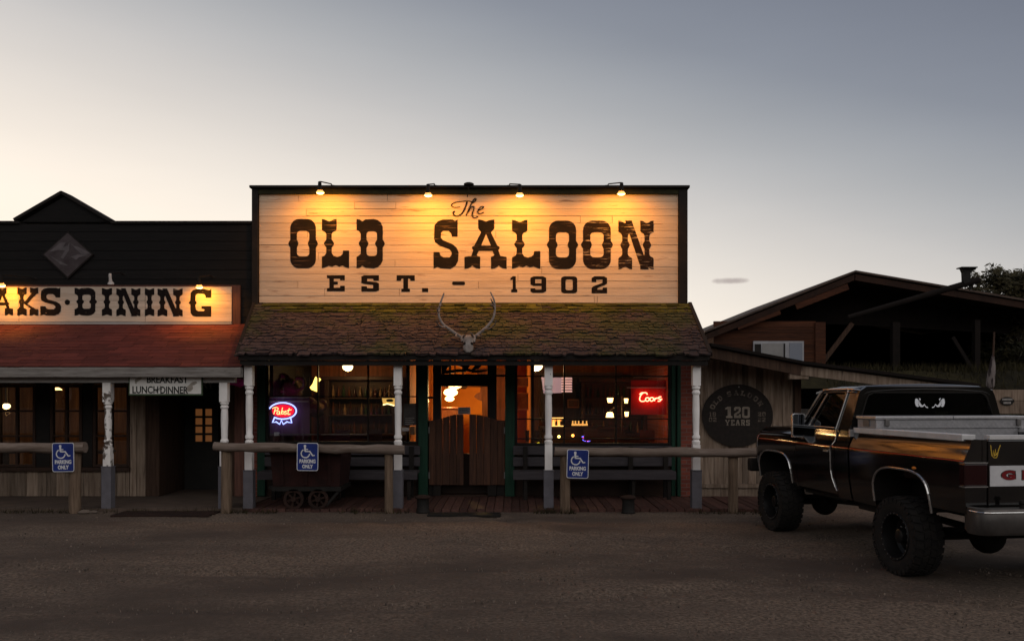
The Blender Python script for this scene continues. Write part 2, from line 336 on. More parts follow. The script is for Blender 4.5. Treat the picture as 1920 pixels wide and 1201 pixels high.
G = {   # glyph: (width, [ [outer, hole...], ... ])
 'O': (52, [[rr(1,51,0,100,17,6,-4,4,1,19), rr(14,38,24,76,7,4,3,-3,1)]]),
 'L': (55, [[(0,0),(7,2),(14,5),(21,3),(28,6),(35,3),(42,5),(48,2),(55,0),(55,36),(43,36),(42,29),(38,25),(31,23),(24,25),(20,31),(20,42),(23,46),(25,50),(23,54),(20,58),(20,69),(22,73),(28,76),(30,78),(30,100),(24,99),(18,96),(15,95),(12,96),(6,99),(0,100),(0,78),(2,76),(7,73),(9,69),(9,58),(6,54),(4,50),(6,46),(9,42),(9,31),(6,26),(0,23)]]),
 'D': (54, [[[(0,0),(6,1),(11,5),(17,1),(33,0),(40,2),(46,7),(50,16),(50,42),(52.5,46),(54,50),(52.5,54),(50,58),(50,84),(46,93),(40,98),(33,100),(17,99),(11,95),(6,99),(0,100),(0,78),(5,75),(8,70),(8,58),(5.5,54),(4,50),(5.5,46),(8,42),(8,30),(5,26),(0,23)], rr(19,39,25,75,6,4,4,-4,1)]]),
 'S': (50, [[(2,88),(8,96),(18,100),(38,100),(43,97),(48,100),(48,65),(37,65),(35,72),(30,77),(19,77),(15,73),(15,63),(19,58),(38,50),(46,43),(50,33),(49,16),(44,6),(34,0),(14,1),(8,4),(0,0),(0,34),(12,34),(14,27),(20,23),(32,23),(36,28),(36,34),(31,40),(12,47),(3,54),(1,62)]]),
 'A': (86, [[[(0,0),(8,1),(16,6),(24,1),(32,0),(32,24),(27,26),(25,28),(29,36),(57,36),(61,28),(59,26),(54,24),(54,0),(62,1),(70,6),(78,1),(86,0),(86,24),(73,26),(69,38),(71,40),(72,44),(67,47),(54,74),(58,78),(61,82),(61,100),(52,99),(44,96),(36,99),(28,100),(28,82),(31,78),(34,74),(20,47),(15,44),(16,40),(18,38),(14,26),(0,24)], [(44,71),(54,47),(34,47)]]]),
 'N': (74, [[stem(0,29,8,20,4)], [stem(46,28,55,65,4)], [(14,100),(28,100),(64,0),(48,0)]]),
 'I': (38, [[stem(0,38,11,27,5)]]),
 'K': (76, [[stem(0,34,9,23,4)], [(22,44),(30,52),(52,80),(47,81),(46,100),(56,98),(61,96),(66,98),(76,100),(76,78),(70,77),(36,42),(66,24),(76,23),(76,0),(66,1),(61,5),(54,1),(45,0),(45,22),(50,24)]]),
 'G': (80, [[(80,100),(72,95),(64,97),(54,100),(28,100),(15,95),(7,85),(6,58),(3,54),(0,50),(3,46),(6,42),(7,14),(14,3),(26,0),(80,0),(80,38),(45,38),(45,29),(53,27),(57,24),(52,20),(34,20),(26,25),(24,42),(27,46),(29,50),(27,54),(24,58),(25,77),(31,83),(48,83),(57,79),(61,68),(80,68)]]),
 'e': (36, [[(0,0),(36,0),(36,34),(27,34),(26,22),(14,22),(14,41),(22,42),(22,59),(14,60),(14,78),(26,78),(27,67),(36,67),(36,100),(0,100),(0,82),(5,79),(5,21),(0,18)]]),
 's': (36, [[(0,0),(30,0),(36,7),(36,50),(30,58),(12,62),(12,78),(24,78),(25,66),(36,66),(36,100),(6,100),(0,92),(0,52),(6,46),(24,40),(24,20),(12,20),(11,32),(0,32)]]),
 't': (38, [[(10,0),(28,0),(28,16),(24,19),(24,80),(28,78),(29,66),(38,66),(38,100),(0,100),(0,66),(9,66),(10,78),(14,80),(14,19),(10,16)]]),
 '1': (18, [[(2,0),(18,0),(18,16),(14,20),(14,100),(6,100),(0,88),(0,76),(6,78),(6,20),(2,16)]]),
 '9': (40, [[[(6,0),(32,0),(40,10),(40,90),(32,100),(8,100),(0,90),(0,50),(8,41),(28,41),(28,20),(13,20),(12,28),(0,28),(0,8)], [(12,58),(28,58),(28,82),(12,82)]]]),
 '0': (40, [[rr(0,40,0,100,11,4,ry=14), rr(11,29,19,81,6,3)]]),
 '2': (40, [[(0,0),(40,0),(40,34),(29,34),(28,22),(14,22),(16,32),(34,48),(40,58),(40,90),(32,100),(8,100),(0,90),(0,66),(12,66),(12,80),(28,80),(28,62),(5,42),(0,32)]]),
 'Y': (40, [[(12,0),(28,0),(28,16),(25,18),(25,42),(36,80),(40,82),(40,100),(25,100),(25,84),(27,82),(20,58),(13,82),(15,84),(15,100),(0,100),(0,82),(4,80),(15,42),(15,18),(12,16)]]),
 'R': (40, [[[(0,0),(16,0),(16,16),(13,18),(13,40),(18,40),(26,0),(40,0),(40,16),(36,18),(32,44),(38,54),(38,90),(30,100),(0,100),(0,84),(4,82),(4,18),(0,16)], [(13,58),(27,58),(27,82),(13,82)]]]),
 'a': (40, [[[(0,0),(15,0),(15,16),(12,18),(14,30),(26,30),(28,18),(25,16),(25,0),(40,0),(40,16),(37,18),(27,100),(13,100),(3,18),(0,16)], [(17,46),(23,46),(20,74)]]]),
 '.': (10, [[(0,0),(100,0),(100,100),(0,100)]]),
}
G['.'] = (100, G['.'][1]); G['-'] = (100, [[rr(0,100,0,100,12,3,ry=35)]]); G['*'] = (100, [[[(50+50*math.cos(k*.4488), 50+50*math.sin(k*.4488)) for k in range(14)]]])
for k_ in G: G[k_] = (G[k_][0], [[sh] if isinstance(sh[0], tuple) else sh for sh in G[k_][1]])
def glyph(mb, ch, x0, x1, y0, y1, fn):
    """put a glyph into the pixel box x0..x1, y0 (top)..y1 (bottom) of plane fn"""
    w, shapes = G[ch]
    for k, loops in enumerate(shapes):
        mb.poly([[(x0+(x1-x0)*p[0]/w, y1+(y0-y1)*p[1]/100) for p in l] for l in loops], lambda u, v, d, k=k: fn(u, v, d+.0012*k))
def smooth_path(pts, n=7):
    out = []
    for i in range(len(pts)-1):
        a, b, c, d = [Vector(pts[max(0, min(len(pts)-1, j))]) for j in (i-1, i, i+1, i+2)]
        for k in range(n):
            t = k/n; out.append(.5*((2*b)+(c-a)*t+(2*a-5*b+4*c-d)*t*t+(3*b-a-3*c+d)*t**3))
    out.append(Vector(pts[-1])); return out
def brush(mb, pts, w, fn, n=6):
    """a painted brush stroke as a ribbon; every step sits a hair prouder so crossings never coincide"""
    ps = smooth_path([(p[0], p[1], 0) for p in pts], n); vs = []
    for i, p in enumerate(ps):
        d = (ps[min(i+1, len(ps)-1)]-ps[max(i-1, 0)]).normalized(); q = Vector((-d.y, d.x, 0))*w/2*(1+.35*abs(d.y)-.15)
        vs += [fn(p.x+q.x, p.y+q.y, .00008*i), fn(p.x-q.x, p.y-q.y, .00008*i)]
    mb.add(vs, [(2*i, 2*i+1, 2*i+3, 2*i+2) for i in range(len(ps)-1)])
def text(body, size, loc, mat, parent, name='lettering', off=.004, xs=1.0, bold=0.0, rot=(R(90),0,0), ext=.0015, tilt=0):
    c = bpy.data.curves.new('t', 'FONT'); c.body = body; c.size = size; c.align_x = 'CENTER'; c.align_y = 'CENTER'; c.extrude = ext; c.offset = bold; c.resolution_u = 4
    t = bpy.data.objects.new('t', c); COL.objects.link(t)
    bpy.context.view_layer.update()
    me = bpy.data.meshes.new_from_object(t.evaluated_get(bpy.context.evaluated_depsgraph_get())); bpy.data.objects.remove(t); bpy.data.curves.remove(c)
    me.transform(Matrix.Diagonal((xs, 1, 1, 1))); me.transform(Matrix.Rotation(tilt, 4, 'Z')); me.transform(Euler(rot).to_matrix().to_4x4())
    me.materials.clear(); me.materials.append(mat); me.name = name
    o = bpy.data.objects.new(name, me); COL.objects.link(o); loc = Vector(loc)
    if parent is not None:
        o.parent = parent; r = parent
        while r.parent is not None: r = r.parent
        loc = loc-Vector(r.location) if not r.get('_local') else loc
    o.location = loc; return o
# ------------------------------------------------------------------ ground
YW = 15.3            # the front walls
YE, YP, YR = 13.45, 13.68, 13.35
b = MB(); gx0, gx1, gy0, gy1, st = -12.0, 12.0, 4.6, 13.4, .055
nx, ny = int((gx1-gx0)/st), int((gy1-gy0)/st)
def track(x, y):          # wheel ruts sweeping in from the left towards the parking rails
    h = 0
    for (cx_, cy_, r_) in ((-2.5, 19.5, 12.2), (-2.5, 19.5, 10.7), (9.5, 20, 13.6), (9.5, 20, 12.1)):
        d = abs(math.hypot(x-cx_, y-cy_)-r_); h -= .024*math.exp(-(d/.14)**2); h += .016*math.exp(-((d-.27)/.10)**2)
    return h
for j in range(ny+1):
    for i in range(nx+1):
        x = gx0+(gx1-gx0)*i/nx; y = gy0+(gy1-gy0)*j/ny
        e = min(1, (x-gx0)/.6, (gx1-x)/.6, (y-gy0)/.4, (gy1-y)/.5)
        h = .016*mnoise.noise((x*1.1, y*1.1, 1))+.010*mnoise.noise((x*3.7, y*3.7, 2))+.007*mnoise.noise((x*9, y*9, 5))+track(x, y)*(.6+.8*abs(mnoise.noise((x*.5, y*.5, 8))))
        b.v.append(Vector((x, y, h*max(0, e))))
for j in range(ny):
    for i in range(nx): k = j*(nx+1)+i; b.f.append([k, k+1, k+nx+2, k+nx+1]); b.t.append(.5); b.m.append(0)
b.add([(-300,-120,0),(300,-120,0),(300,gy0,0),(-300,gy0,0),(-300,gy1,0),(300,gy1,0),(300,500,0),(-300,500,0),(gx0,gy0,0),(gx1,gy0,0),(gx1,gy1,0),(gx0,gy1,0)], [(0,1,2,3),(4,5,6,7),(3,8,11,4),(9,2,5,10)])
struct(b.build('gravel_lot', m_ground, smooth=80, recalc=False))
b = MB(); rg = random.Random(3)
for i in range(11000):
    y = 4.5+9.0*rg.random()**1.2; x = (rg.random()*2-1)*(y*.62+1); r = rg.choice((.004,.005,.005,.006,.007,.009,.013))*rg.uniform(.6,1.1); b.tint = rg.random()
    a = rg.random()*6.3; k = [(math.cos(a+j*2.09)*r*rg.uniform(.7,1.3), math.sin(a+j*2.09)*r*rg.uniform(.7,1.3)) for j in range(3)]
    b.add([(x+p[0], y+p[1], -.012) for p in k]+[(x+p[0]*.6, y+p[1]*.6, r*.75) for p in k], [(0,1,4,3),(1,2,5,4),(2,0,3,5),(3,4,5)])
struct(b.build('gravel', m_pebble), 'stuff')
b = MB(); n = 80
for i in range(n+1):
    a_ = R(100+160*i/n); hgt = 40+9*mnoise.noise((i*.18, 3, 0))+4*mnoise.noise((i*.7, 9, 0)); c = Vector((math.sin(a_), math.cos(a_), 0))
    b.v += [c*150+Vector((0,0,-1)), c*205+Vector((0,0,hgt*.6)), c*240+Vector((0,0,hgt)), c*300+Vector((0,0,-1))]
for i in range(n):
    for j in range(3): b.f.append([i*4+j, i*4+j+1, i*4+j+5, i*4+j+4]); b.t.append(.5); b.m.append(0)
struct(b.build('unseen_hills', M('dark unseen ridge', (.03,.028,.02), (.045,.04,.028), scale=.05, rough=1), smooth=80))  # unseen hills behind the camera, added to darken reflections in the glass
def deck(px0, px1, y0, y1, zt):
    b = MB(); x = X(px0, y0); xe = X(px1, y0)
    while x < xe:
        w = .14*rnd(.92,1.06); b.tint = rnd(0,1); b.box(x, min(x+w-.012, xe), y0+rnd(-.025,.02), y1, -.12, zt+rnd(-.006,.006)); x += w
    return struct(b.build('boardwalk', m_deck))
deck(455, 1500, 13.50, YW-.03, .05)
b = MB(); b.box(X(-260, 13.6), X(454, 13.6), 13.6, 17.4, -.1, .045)
struct(b.build('porch_path', M('packed dirt path', (.095,.066,.05), (.065,.046,.036), scale=3, rough=.95, bump=.5)))
b = MB(); rg = random.Random(8)
for i in range(520):
    c = rg.choice(((-40,180,13.5),(-300,150,13.45),(420,520,13.42),(640,790,13.44),(1290,1480,13.38),(1000,1080,13.42),(200,420,13.5)))
    x = X(rg.uniform(c[0], c[1]), c[2]); y = c[2]+rg.uniform(-.16,.06); b.tint = rg.random()
    for k in range(3):
        a = rg.uniform(0, 6.3); l = rg.uniform(.03,.11); e = (rg.uniform(-.05,.05), rg.uniform(-.05,.05)); w = .005
        b.add([(x-w*math.cos(a), y-w*math.sin(a), -.01), (x+w*math.cos(a), y+w*math.sin(a), -.01), (x+e[0], y+e[1], l)], [(0,1,2)])
struct(b.build('weeds', m_grass, recalc=False), 'stuff')
# ------------------------------------------------------------------ saloon
sal = thing('saloon_building', 'wooden saloon with a tall cream false front painted OLD SALOON over a mossy shingled porch', 'building', (X(880, YW), YW, 0))
Ls, Rs = X(474, YW), X(1288, YW); Rb = X(1297, YW)
zt = Z(350, YW); zb = Z(568, YW)
# brick shell
b = MB(); b.box(Rb-.30, Rb, YW+.02, 24, 0, Z(588, YW)); b.box(Rb-.36, Rb+.03, YW-.03, YW+.30, Z(606, YW), Z(588, YW)+.03)
b.box(X(1275, YW), Rb, YW-.06, YW+.018, .04, Z(640, YW)); b.build('brick_wall', m_brick, sal)
b = MB(); b.box(Ls+.02, X(483, YW), YW-.04, YW+.1, .04, 3.2); b.build('brick_wall', m_brick, sal)
# false front, siding boards one by one
b = MB(); b.box(Ls+.03, Rs-.03, YW+.06, YW+.30, zb-.4, zt-.02); b.box(Ls+.03, Ls+.28, YW+.302, 24, 0, zt-1.2); b.build('false_front', m_black, sal)
b = MB(); rs = random.Random(11); n = 15; x0, x1 = X(486.5, YW), X(1271, YW); zs0, zs1 = Z(568, YW), Z(365, YW); hh = (zs1-zs0)/n
for i in range(n):
    cuts = sorted([x0, x1]+[rs.uniform(x0+.6, x1-.6) for _ in range(rs.choice((1,2,2)))])
    for j in range(len(cuts)-1):
        b.tint = rs.random(); d = rs.uniform(0, .003); gp = rs.choice((.0008,.001,.0015,.002,.006)); za = zs0+i*hh+gp; zz = zs0+(i+1)*hh-gp*.6
        xa, xb = cuts[j]+.003, cuts[j+1]-.003; y0 = YW-.018-d
        b.add([(xa,y0-.0035,za),(xb,y0-.0035,za),(xb,y0,zz),(xa,y0,zz),(xa,YW+.06,za),(xb,YW+.06,za),(xb,YW+.06,zz),(xa,YW+.06,zz)], [(0,1,2,3),(4,7,6,5),(0,4,5,1),(3,2,6,7),(0,3,7,4),(1,5,6,2)])
board = b.build('sign_board', m_siding, sal)
f1 = WP(YW, .0256)
for ch, a, z, t, u in (('O',544,594,411,503),('L',604,655,411,503),('D',669,722,411,503),('S',813,860,412,504),('A',871,950,412,504),('L',960,1013,412.5,504),('O',1028,1081,414,504.5),('O',1092,1146,414,504.5),('N',1159,1225,414,505)):
    b = MB(); glyph(b, ch, a, z, t, u, f1); b.build('letter', m_letterw if a > 1085 else m_letter, board, recalc=False)
for ch, a, z, t, u in (('e',613.5,647,516,546),('s',678,711,516,546.5),('t',744,778,516,547),('.',791.5,803,540,547.5),('-',848,872,528,534.5),('1',957,970,518,548),('9',994.5,1024,518,549),('0',1052,1082,518,550),('2',1109,1138,518,550)):
    b = MB(); glyph(b, ch, a, z, t, u, f1); b.build('letter', m_letter2, board, recalc=False)
q = lambda L: [(840+p[0]/6.673, 340+p[1]/6.673) for p in L]
b = MB()
brush(b, q([(155,325),(85,330),(45,308),(68,278),(150,258),(245,250),(310,262)]), 2.0, f1)
brush(b, q([(240,258),(215,335),(175,405),(120,438),(78,425),(66,395),(86,378)]), 2.4, lambda u, v, d: f1(u, v, d+.004))
brush(b, q([(228,432),(262,350),(300,270),(335,222),(352,228),(335,258),(300,280)]), 1.9, lambda u, v, d: f1(u, v, d+.008))
brush(b, q([(248,395),(285,335),(318,318),(325,345),(305,410),(310,450),(340,462),(378,445)]), 2.0, lambda u, v, d: f1(u, v, d+.012))
brush(b, q([(378,370),(425,352),(446,328),(420,322),(384,360),(375,395),(400,414),(452,392)]), 1.9, lambda u, v, d: f1(u, v, d+.016))
b.build('letter', m_letter2, board, recalc=False)
# frame round the sign
b = MB(); b.box(Ls, X(486, YW), YW-.07, YW+.32, zb-.45, zt-.005); b.box(X(1271.5, YW), Rs, YW-.07, YW+.32, zb-.25, zt-.005)
b.box(Ls-.03, Rs+.03, YW-.12, YW+.34, zt-.045, zt); b.build('sign_frame', m_trim, sal, bevel=.008)
b = MB(); b.box(X(486, YW)+.002, X(1271.5, YW)-.002, YW-.06, YW+.05, Z(365, YW), zt-.047); b.build('sign_frame', m_mosstrim, sal)
b = MB(); b.box(X(486, YW)+.002, X(1271.5, YW)-.002, YW-.05, YW+.02, zb-.035, zb-.002); b.build('sign_frame', m_trim, sal)
# porch roof
def shingles(mb, xl0, xr0, xl1, xr1, yt, zt_, ye, ze, n, wmin, wmax, lift, seed, jag=.02):
    """courses from the eave (ye,ze) up to the wall (yt,zt_); xl/xr 0 at the eave, 1 at the top"""
    rs = random.Random(seed); up = Vector((0, yt-ye, zt_-ze)); Ln = up.length; up.normalize(); nm = Vector((0, -up.z, up.y))
    ex = Ln/n
    for i in range(n):
        t0 = i/n; xa = xl0+(xl1-xl0)*t0; xb = xr0+(xr1-xr0)*t0; x = xa-rs.random()*wmin
        while x < xb:
            w = rs.uniform(wmin, wmax); mb.tint = rs.random(); p0, p1 = max(x, xa), min(x+w-.006, xb); x += w
            if p1-p0 < .01: continue
            s0 = i*ex-rs.uniform(0, jag); s1 = i*ex+ex*1.25; h0 = rs.uniform(.4,1)*lift+.006; h1 = rs.uniform(0,.004)
            k = 3; bot = []; 
            for j in range(k+1): bot.append((p0+(p1-p0)*j/k, s0+rs.uniform(-jag,jag)*.5, h0*rs.uniform(.75,1.2)))
            base = Vector((0, ye, ze)); PT = lambda x_, s_, h_: base+Vector((x_,0,0))+up*s_+nm*h_
            vs = [PT(*q_) for q_ in bot]+[PT(bot[j][0], s1, h1+.004) for j in range(k+1)]+[PT(bot[j][0], bot[j][1], -.004) for j in range(k+1)]
            mb.add(vs, [(j, j+1, k+2+j, k+1+j) for j in range(k)]+[(2*k+2+j, 2*k+3+j, j+1, j) for j in range(k)])
ze, ztop = Z(664, YE), Z(571, YW)
xl0, xr0, xl1, xr1 = X(442, YE), X(1335, YE), X(478, YW), X(1290, YW)
b = MB(); th = .05
b.add([(xl0+.03,YE+.03,ze-.09),(xr0-.03,YE+.03,ze-.09),(xr1,YW-.05,ztop-.05),(xl1,YW-.05,ztop-.05),(xl0+.03,YE+.03,ze-.01),(xr0-.03,YE+.03,ze-.01),(xr1,YW-.05,ztop-.012),(xl1,YW-.05,ztop-.012)], [(0,3,2,1),(4,5,6,7),(0,1,5,4),(1,2,6,5),(2,3,7,6),(3,0,4,7)])
b.box(xl0+.05, xr0-.05, YE+.06, YE+.16, ze-.17, ze-.095)
pr = b.build('porch_roof', m_trim, sal)
b = MB(); shingles(b, xl0, xr0, xl1, xr1, YW-.05, ztop, YE, ze, 18, .07, .24, .030, 5, .055)
b.build('shingles', m_shingle, pr, recalc=False)
b = MB(); shingles(b, xl0+.25, xr0-.02, xl1, xr1, YW-.045, ztop+.012, YE+1.45, ze+(ztop-ze)*.815, 3, .1, .3, .035, 9, .03); b.build('shingles', m_moss, pr, recalc=False)
b = MB(); b.beam((xr0-.02, YE+.02, ze+.005), (xr1+.02, YW-.05, ztop+.01), .06, .07); b.build('rake_board', m_trim, pr)
b = MB(); b.beam((xl0+.01, YE+.02, ze+.0), (xl1+.0, YW-.05, ztop+.0), .05, .07); b.build('rake_board', m_trim, pr)
# turned porch posts
def turned_post(px, ztop_, parent, zcap, chip=None, w=.128):
    x = X(px, YP); b = MB(); h = w/2
    zs = zcap; e = ztop_
    def zz(t): return zs+(e-zs)*t
    b.box(x-h*.92, x+h*.92, YP-h*.92, YP+h*.92, zs+.001, zz(.23)); b.box(x-h, x+h, YP-h, YP+h, zz(.77), e)
    r = h*.98
    prof = [(r*.9,.23),(r*1.05,.245),(r*1.05,.262),(r*.72,.275),(r*1.02,.29),(r*1.02,.31),(r*.78,.325),(r*.82,.40),(r*.9,.55),(r*.84,.66),(r*.78,.685),(r*1.03,.70),(r*1.03,.715),(r*.75,.73),(r*1.05,.745),(r*1.05,.76),(r*.9,.772)]
    b.lathe((x, YP, 0), [(q_, zz(t)) for q_, t in prof], 20)
    p = b.build('porch_post', chip or m_white, parent, smooth=35)
    b = MB(); b.box(x-h*1.22, x+h*1.22, YP-h*1.22, YP+h*1.22, -.05, zs-.02); b.box(x-h*1.3, x+h*1.3, YP-h*1.3, YP+h*1.3, zs-.02, zs); b.build('base', m_greypaint, p, bevel=.006)
for px in (467.5, 746.5, 1028.5, 1305): turned_post(px, ze-.09, sal, Z(880, YP))
# green posts, door frame, sidelights
zh = 2.62
def vbar(b, p0, p1, y0, y1, z0=.05, z1=zh): b.box(X(p0, YW), X(p1, YW), y0, y1, z0, z1)
b = MB(); vbar(b, 484, 499, YW-.07, YW+.08); b.build('green_post', m_green, sal, bevel=.01)
b = MB(); vbar(b, 785, 803, YW-.09, YW+.08); b.build('green_post', m_green, sal, bevel=.01)
b = MB(); vbar(b, 947, 965, YW-.09, YW+.08); b.build('green_post', m_green, sal, bevel=.01)
b = MB(); vbar(b, 1258, 1266, YW-.05, YW+.08); vbar(b, 1268, 1275, YW-.09, YW+.08); b.build('green_post', m_green, sal, bevel=.01)
b = MB(); b.box(X(483, YW), X(1276, YW), YW-.03, YW+.2, zh, 3.35); b.build('lintel', m_black, sal)
b = MB()
vbar(b, 812, 827, YW-.03, YW+.10); vbar(b, 914, 931, YW-.03, YW+.10)
b.box(X(827.1, YW), X(913.9, YW), YW-.02, YW+.09, Z(724, YW), Z(701, YW))
b.box(X(803, YW), X(811.9, YW), YW, YW+.05, Z(747, YW), Z(743, YW)); b.box(X(931.1, YW), X(947, YW), YW, YW+.05, Z(706, YW), Z(702, YW))
b.box(X(803.2, YW), X(811.9, YW), YW, YW+.06, .05, Z(788, YW)); b.box(X(931.1, YW), X(946.8, YW), YW, YW+.06, .05, Z(788, YW))
dfr = b.build('door_frame', m_frame, sal, bevel=.006)
# carved brackets in the transom
b = MB(); fb = WP(YW, -.03)
for L in ([(828,678),(870,678),(876,684),(868,688),(858,685),(850,682),(838,690),(833,699),(828,701)], [(874,679),(882,684),(878,690),(884,692),(890,686),(888,680),(914,678),(914,682),(904,684),(898,690),(892,693),(882,697),(872,695),(868,690)], [(828,694),(845,693),(862,691),(874,692),(874,697),(858,697.5),(848,698.5),(840,700),(828,700.9)], [(884,694),(912,692.5),(914,692.5),(914,695),(900,698),(884,699)]):
    b.poly([L], fb, .03)
b.build('transom_carving', m_frame, dfr)
# windows
def window(pxs, rails, x0, x1, ztop_, zbot, mat, y=YW, parent=sal, name='window', fw=5, mw=2.6, glass=m_glass, depth=.06):
    b = MB(); fx = lambda p: X(p, y); h = mw/2
    b.box(fx(x0), fx(x0+fw), y-.03, y+depth, zbot, ztop_); b.box(fx(x1-fw), fx(x1), y-.03, y+depth, zbot, ztop_)
    b.box(fx(x0+fw), fx(x1-fw), y-.03, y+depth, zbot, zbot+fw*.8*y/F); b.box(fx(x0+fw), fx(x1-fw), y-.03, y+depth, ztop_-fw*y/F, ztop_)
    for p in pxs: b.box(fx(p-h), fx(p+h), y-.02, y+.05, zbot+fw*.8*y/F, ztop_-fw*y/F)
    for r in rails: b.box(fx(x0+fw), fx(x1-fw), y-.013, y+.043, Z(r+h*.8, y), Z(r-h*.8, y))
    w = b.build(name, mat, parent, bevel=.004)
    b = MB(); b.box(fx(x0+fw*.6), fx(x1-fw*.6), y+.012, y+.016, zbot+.01, ztop_-.01); b.build('pane', glass, w); return w
window([596, 690], [743], 499, 785, zh-.02, Z(831, YW), m_frame)
window([1058, 1155], [705, 785, 822], 965, 1258, zh-.02, Z(834, YW), m_frame)
b = MB(); b.box(X(499, YW), X(785, YW), YW, YW+.1, .04, Z(831.3, YW)); b.build('stall_riser', m_darkwood, sal); b = MB(); b.box(X(965, YW), X(1258, YW), YW, YW+.1, .04, Z(834.3, YW)); b.build('stall_riser', m_darkwood, sal)
b = MB(); b.box(X(803.5, YW), X(811.8, YW), YW+.02, YW+.024, Z(787, YW), zh-.03); b.build('sidelight', m_glass, dfr); b = MB(); b.box(X(931.2, YW), X(946.8, YW), YW+.02, YW+.024, Z(787, YW), zh-.03); b.build('sidelight', m_glass, dfr)
# batwing doors
def wing(p0, p1, crest, hinge):
    yd = YW-.02; b = MB(); n = 5; f = WP(yd, 0)
    for k in range(n):
        a, z = p0+(p1-p0)*k/n+.35, p0+(p1-p0)*(k+1)/n-.35; b.tint = rnd(0,1)
        def top(p):
            t = (p-hinge)/(crest-hinge); return 788-11.5*(.5-.5*math.cos(math.pi*min(1, max(0, t*1.15))))
        xs = [a+(z-a)*j/4 for j in range(5)]; d0 = rnd(0,.008)
        b.poly([[(a, 908), (z, 908)]+[(x_, top(x_)) for x_ in reversed(xs)]], lambda u, v, d, d0=d0: f(u, v, d+d0), .035)
    o = b.build('swing_door', m_door, sal, bevel=.004)
    h = hinge
    for py in (806, 890): b = MB(); b.box(X(h-1.2, yd), X(h+1.2, yd), yd-.06, yd-.045, Z(py+6, yd), Z(py-6, yd)); b.build('hinge', m_grey, o)
wing(804.5, 869.5, 869, 805); wing(880, 946.5, 881, 946)
b = MB(); vbar(b, 815, 926, YW+.30, YW+.36, .06, Z(852, YW)); b.build('light_blocking_panel', m_darkwood, sal, bevel=.006)  # added dark panel, blocks the passage glow below the batwing doors
# interior
yb = 20.4; fl, cl = .06, 2.85
xa, xb_, xc, xd = X(484, YW), X(788, YW)-.2, X(948, YW)+.45, X(1275, YW)
def room(x0, x1, y1, mw, mf, mc, nm):
    b = MB(); x = x0
    while x < x1-1e-6:
        z = min(x+.16, x1); b.tint = rnd(0,1); b.box(x, z, y1, y1+.05, fl, cl); x = z
    b.build(nm, mw, sal)
    b = MB(); b.tint = .4; b.box(x0-.06, x0, YW+.12, y1, fl, cl); b.build(nm, mw, sal); b = MB(); b.tint = .4; b.box(x1, x1+.06, YW+.12, y1, fl, cl); b.build(nm, mw, sal)
    b = MB(); b.box(x0-.05, x1+.05, YW+.101, y1+.05, cl+.002, cl+.05); b.build('ceiling', mc, sal)
    b = MB(); b.box(x0-.05, x1+.05, YW+.101, y1+.05, fl-.05, fl); b.build('room_floor', mf, sal)
room(xa, xb_-.07, 18.6, m_wallwood, m_darkwood, m_ceil, 'interior_wall')
room(xb_, xc, 19.6, m_orange, m_darkwood, m_ceil, 'interior_wall')
room(xc+.07, xd, 19.0, m_wallwood, m_darkwood, m_ceil, 'interior_wall')
b = MB(); b.box(xa, xd, YW+.105, 21, cl+.06, zb-.41); b.build('attic', m_black, sal)
# inner doorway wall with a dark arch, to the right in the orange passage
b = MB(); f = WP(18.9, 0)
b.poly([[(893,690),(960,690),(960,905),(904,905),(904,752),(895,748),(889,743),(893,738),(900,735),(901,728)]], f, .08); b.build('interior_wall', m_wallwood, sal)
b = MB(); b.box(X(826, 18.4), X(866, 18.4), 17.9, 18.4, fl, Z(765, 18.4)); b.box(X(822, 18.4), X(868, 18.4), 17.85, 18.45, Z(765, 18.4), Z(763, 18.4)); b.build('bar_counter', M('red brown bar panel', (.24,.09,.04), (.16,.055,.025), scale=3, stretch=V_, rough=.5), sal)
b = MB(); b.box(xc+.3, xd-.6, 18.2, 18.7, fl, 1.13); b.box(xc+.25, xd-.55, 18.12, 18.78, 1.13, 1.19); b.box(xc+.3, xd-.6, 18.75, 18.95, 1.3, 2.35); b.build('bar_counter', m_darkwood, sal)
# ------------------------------------------------------------------ dining house on the left
din = thing('dining_building', 'long black boarded eating house with a painted DINING board and red porch roof', 'building', (X(200, YW), YW, 0))
dl = X(-330, YW)
zt2 = Z(415, YW)
def clapboards(mb, x0, x1, z0, z1, y, step=.17, roofline=None):
    z = z0
    while z < z1:
        t = min(z+step-.0015, z1); mb.tint = rnd(0,1)
        mb.add([(x0,y-.018,z),(x1,y-.018,z),(x1,y-.010,t),(x0,y-.010,t),(x0,y+.06,z),(x1,y+.06,z),(x1,y+.06,t),(x0,y+.06,t)], [(0,1,2,3),(4,7,6,5),(0,4,5,1),(3,2,6,7),(0,3,7,4),(1,5,6,2)]); z += step
b = MB(); clapboards(b, dl, Ls-.002, Z(612, YW), zt2-.05, YW); b.box(dl, Ls-.002, YW+.062, 23, 2.7, zt2-.06)
b.build('false_front', m_black, din)
b = MB(); b.poly([[(40,416),(124,366),(208,416)]], WP(YW, -.25), .25); b.build('gable', m_black, din)
b = MB(); b.box(dl, X(38, YW), YW-.05, YW+.28, zt2-.045, zt2); b.box(X(210, YW), Ls-.002, YW-.05, YW+.28, zt2-.045, zt2)
b.beam(P(36, 415.5, YW+.12), P(124.3, 364.2, YW+.12), .36, .05); b.beam(P(123.7, 364.2, YW+.12), P(212, 415.5, YW+.12), .36, .05); b.build('cornice', m_trim, din)
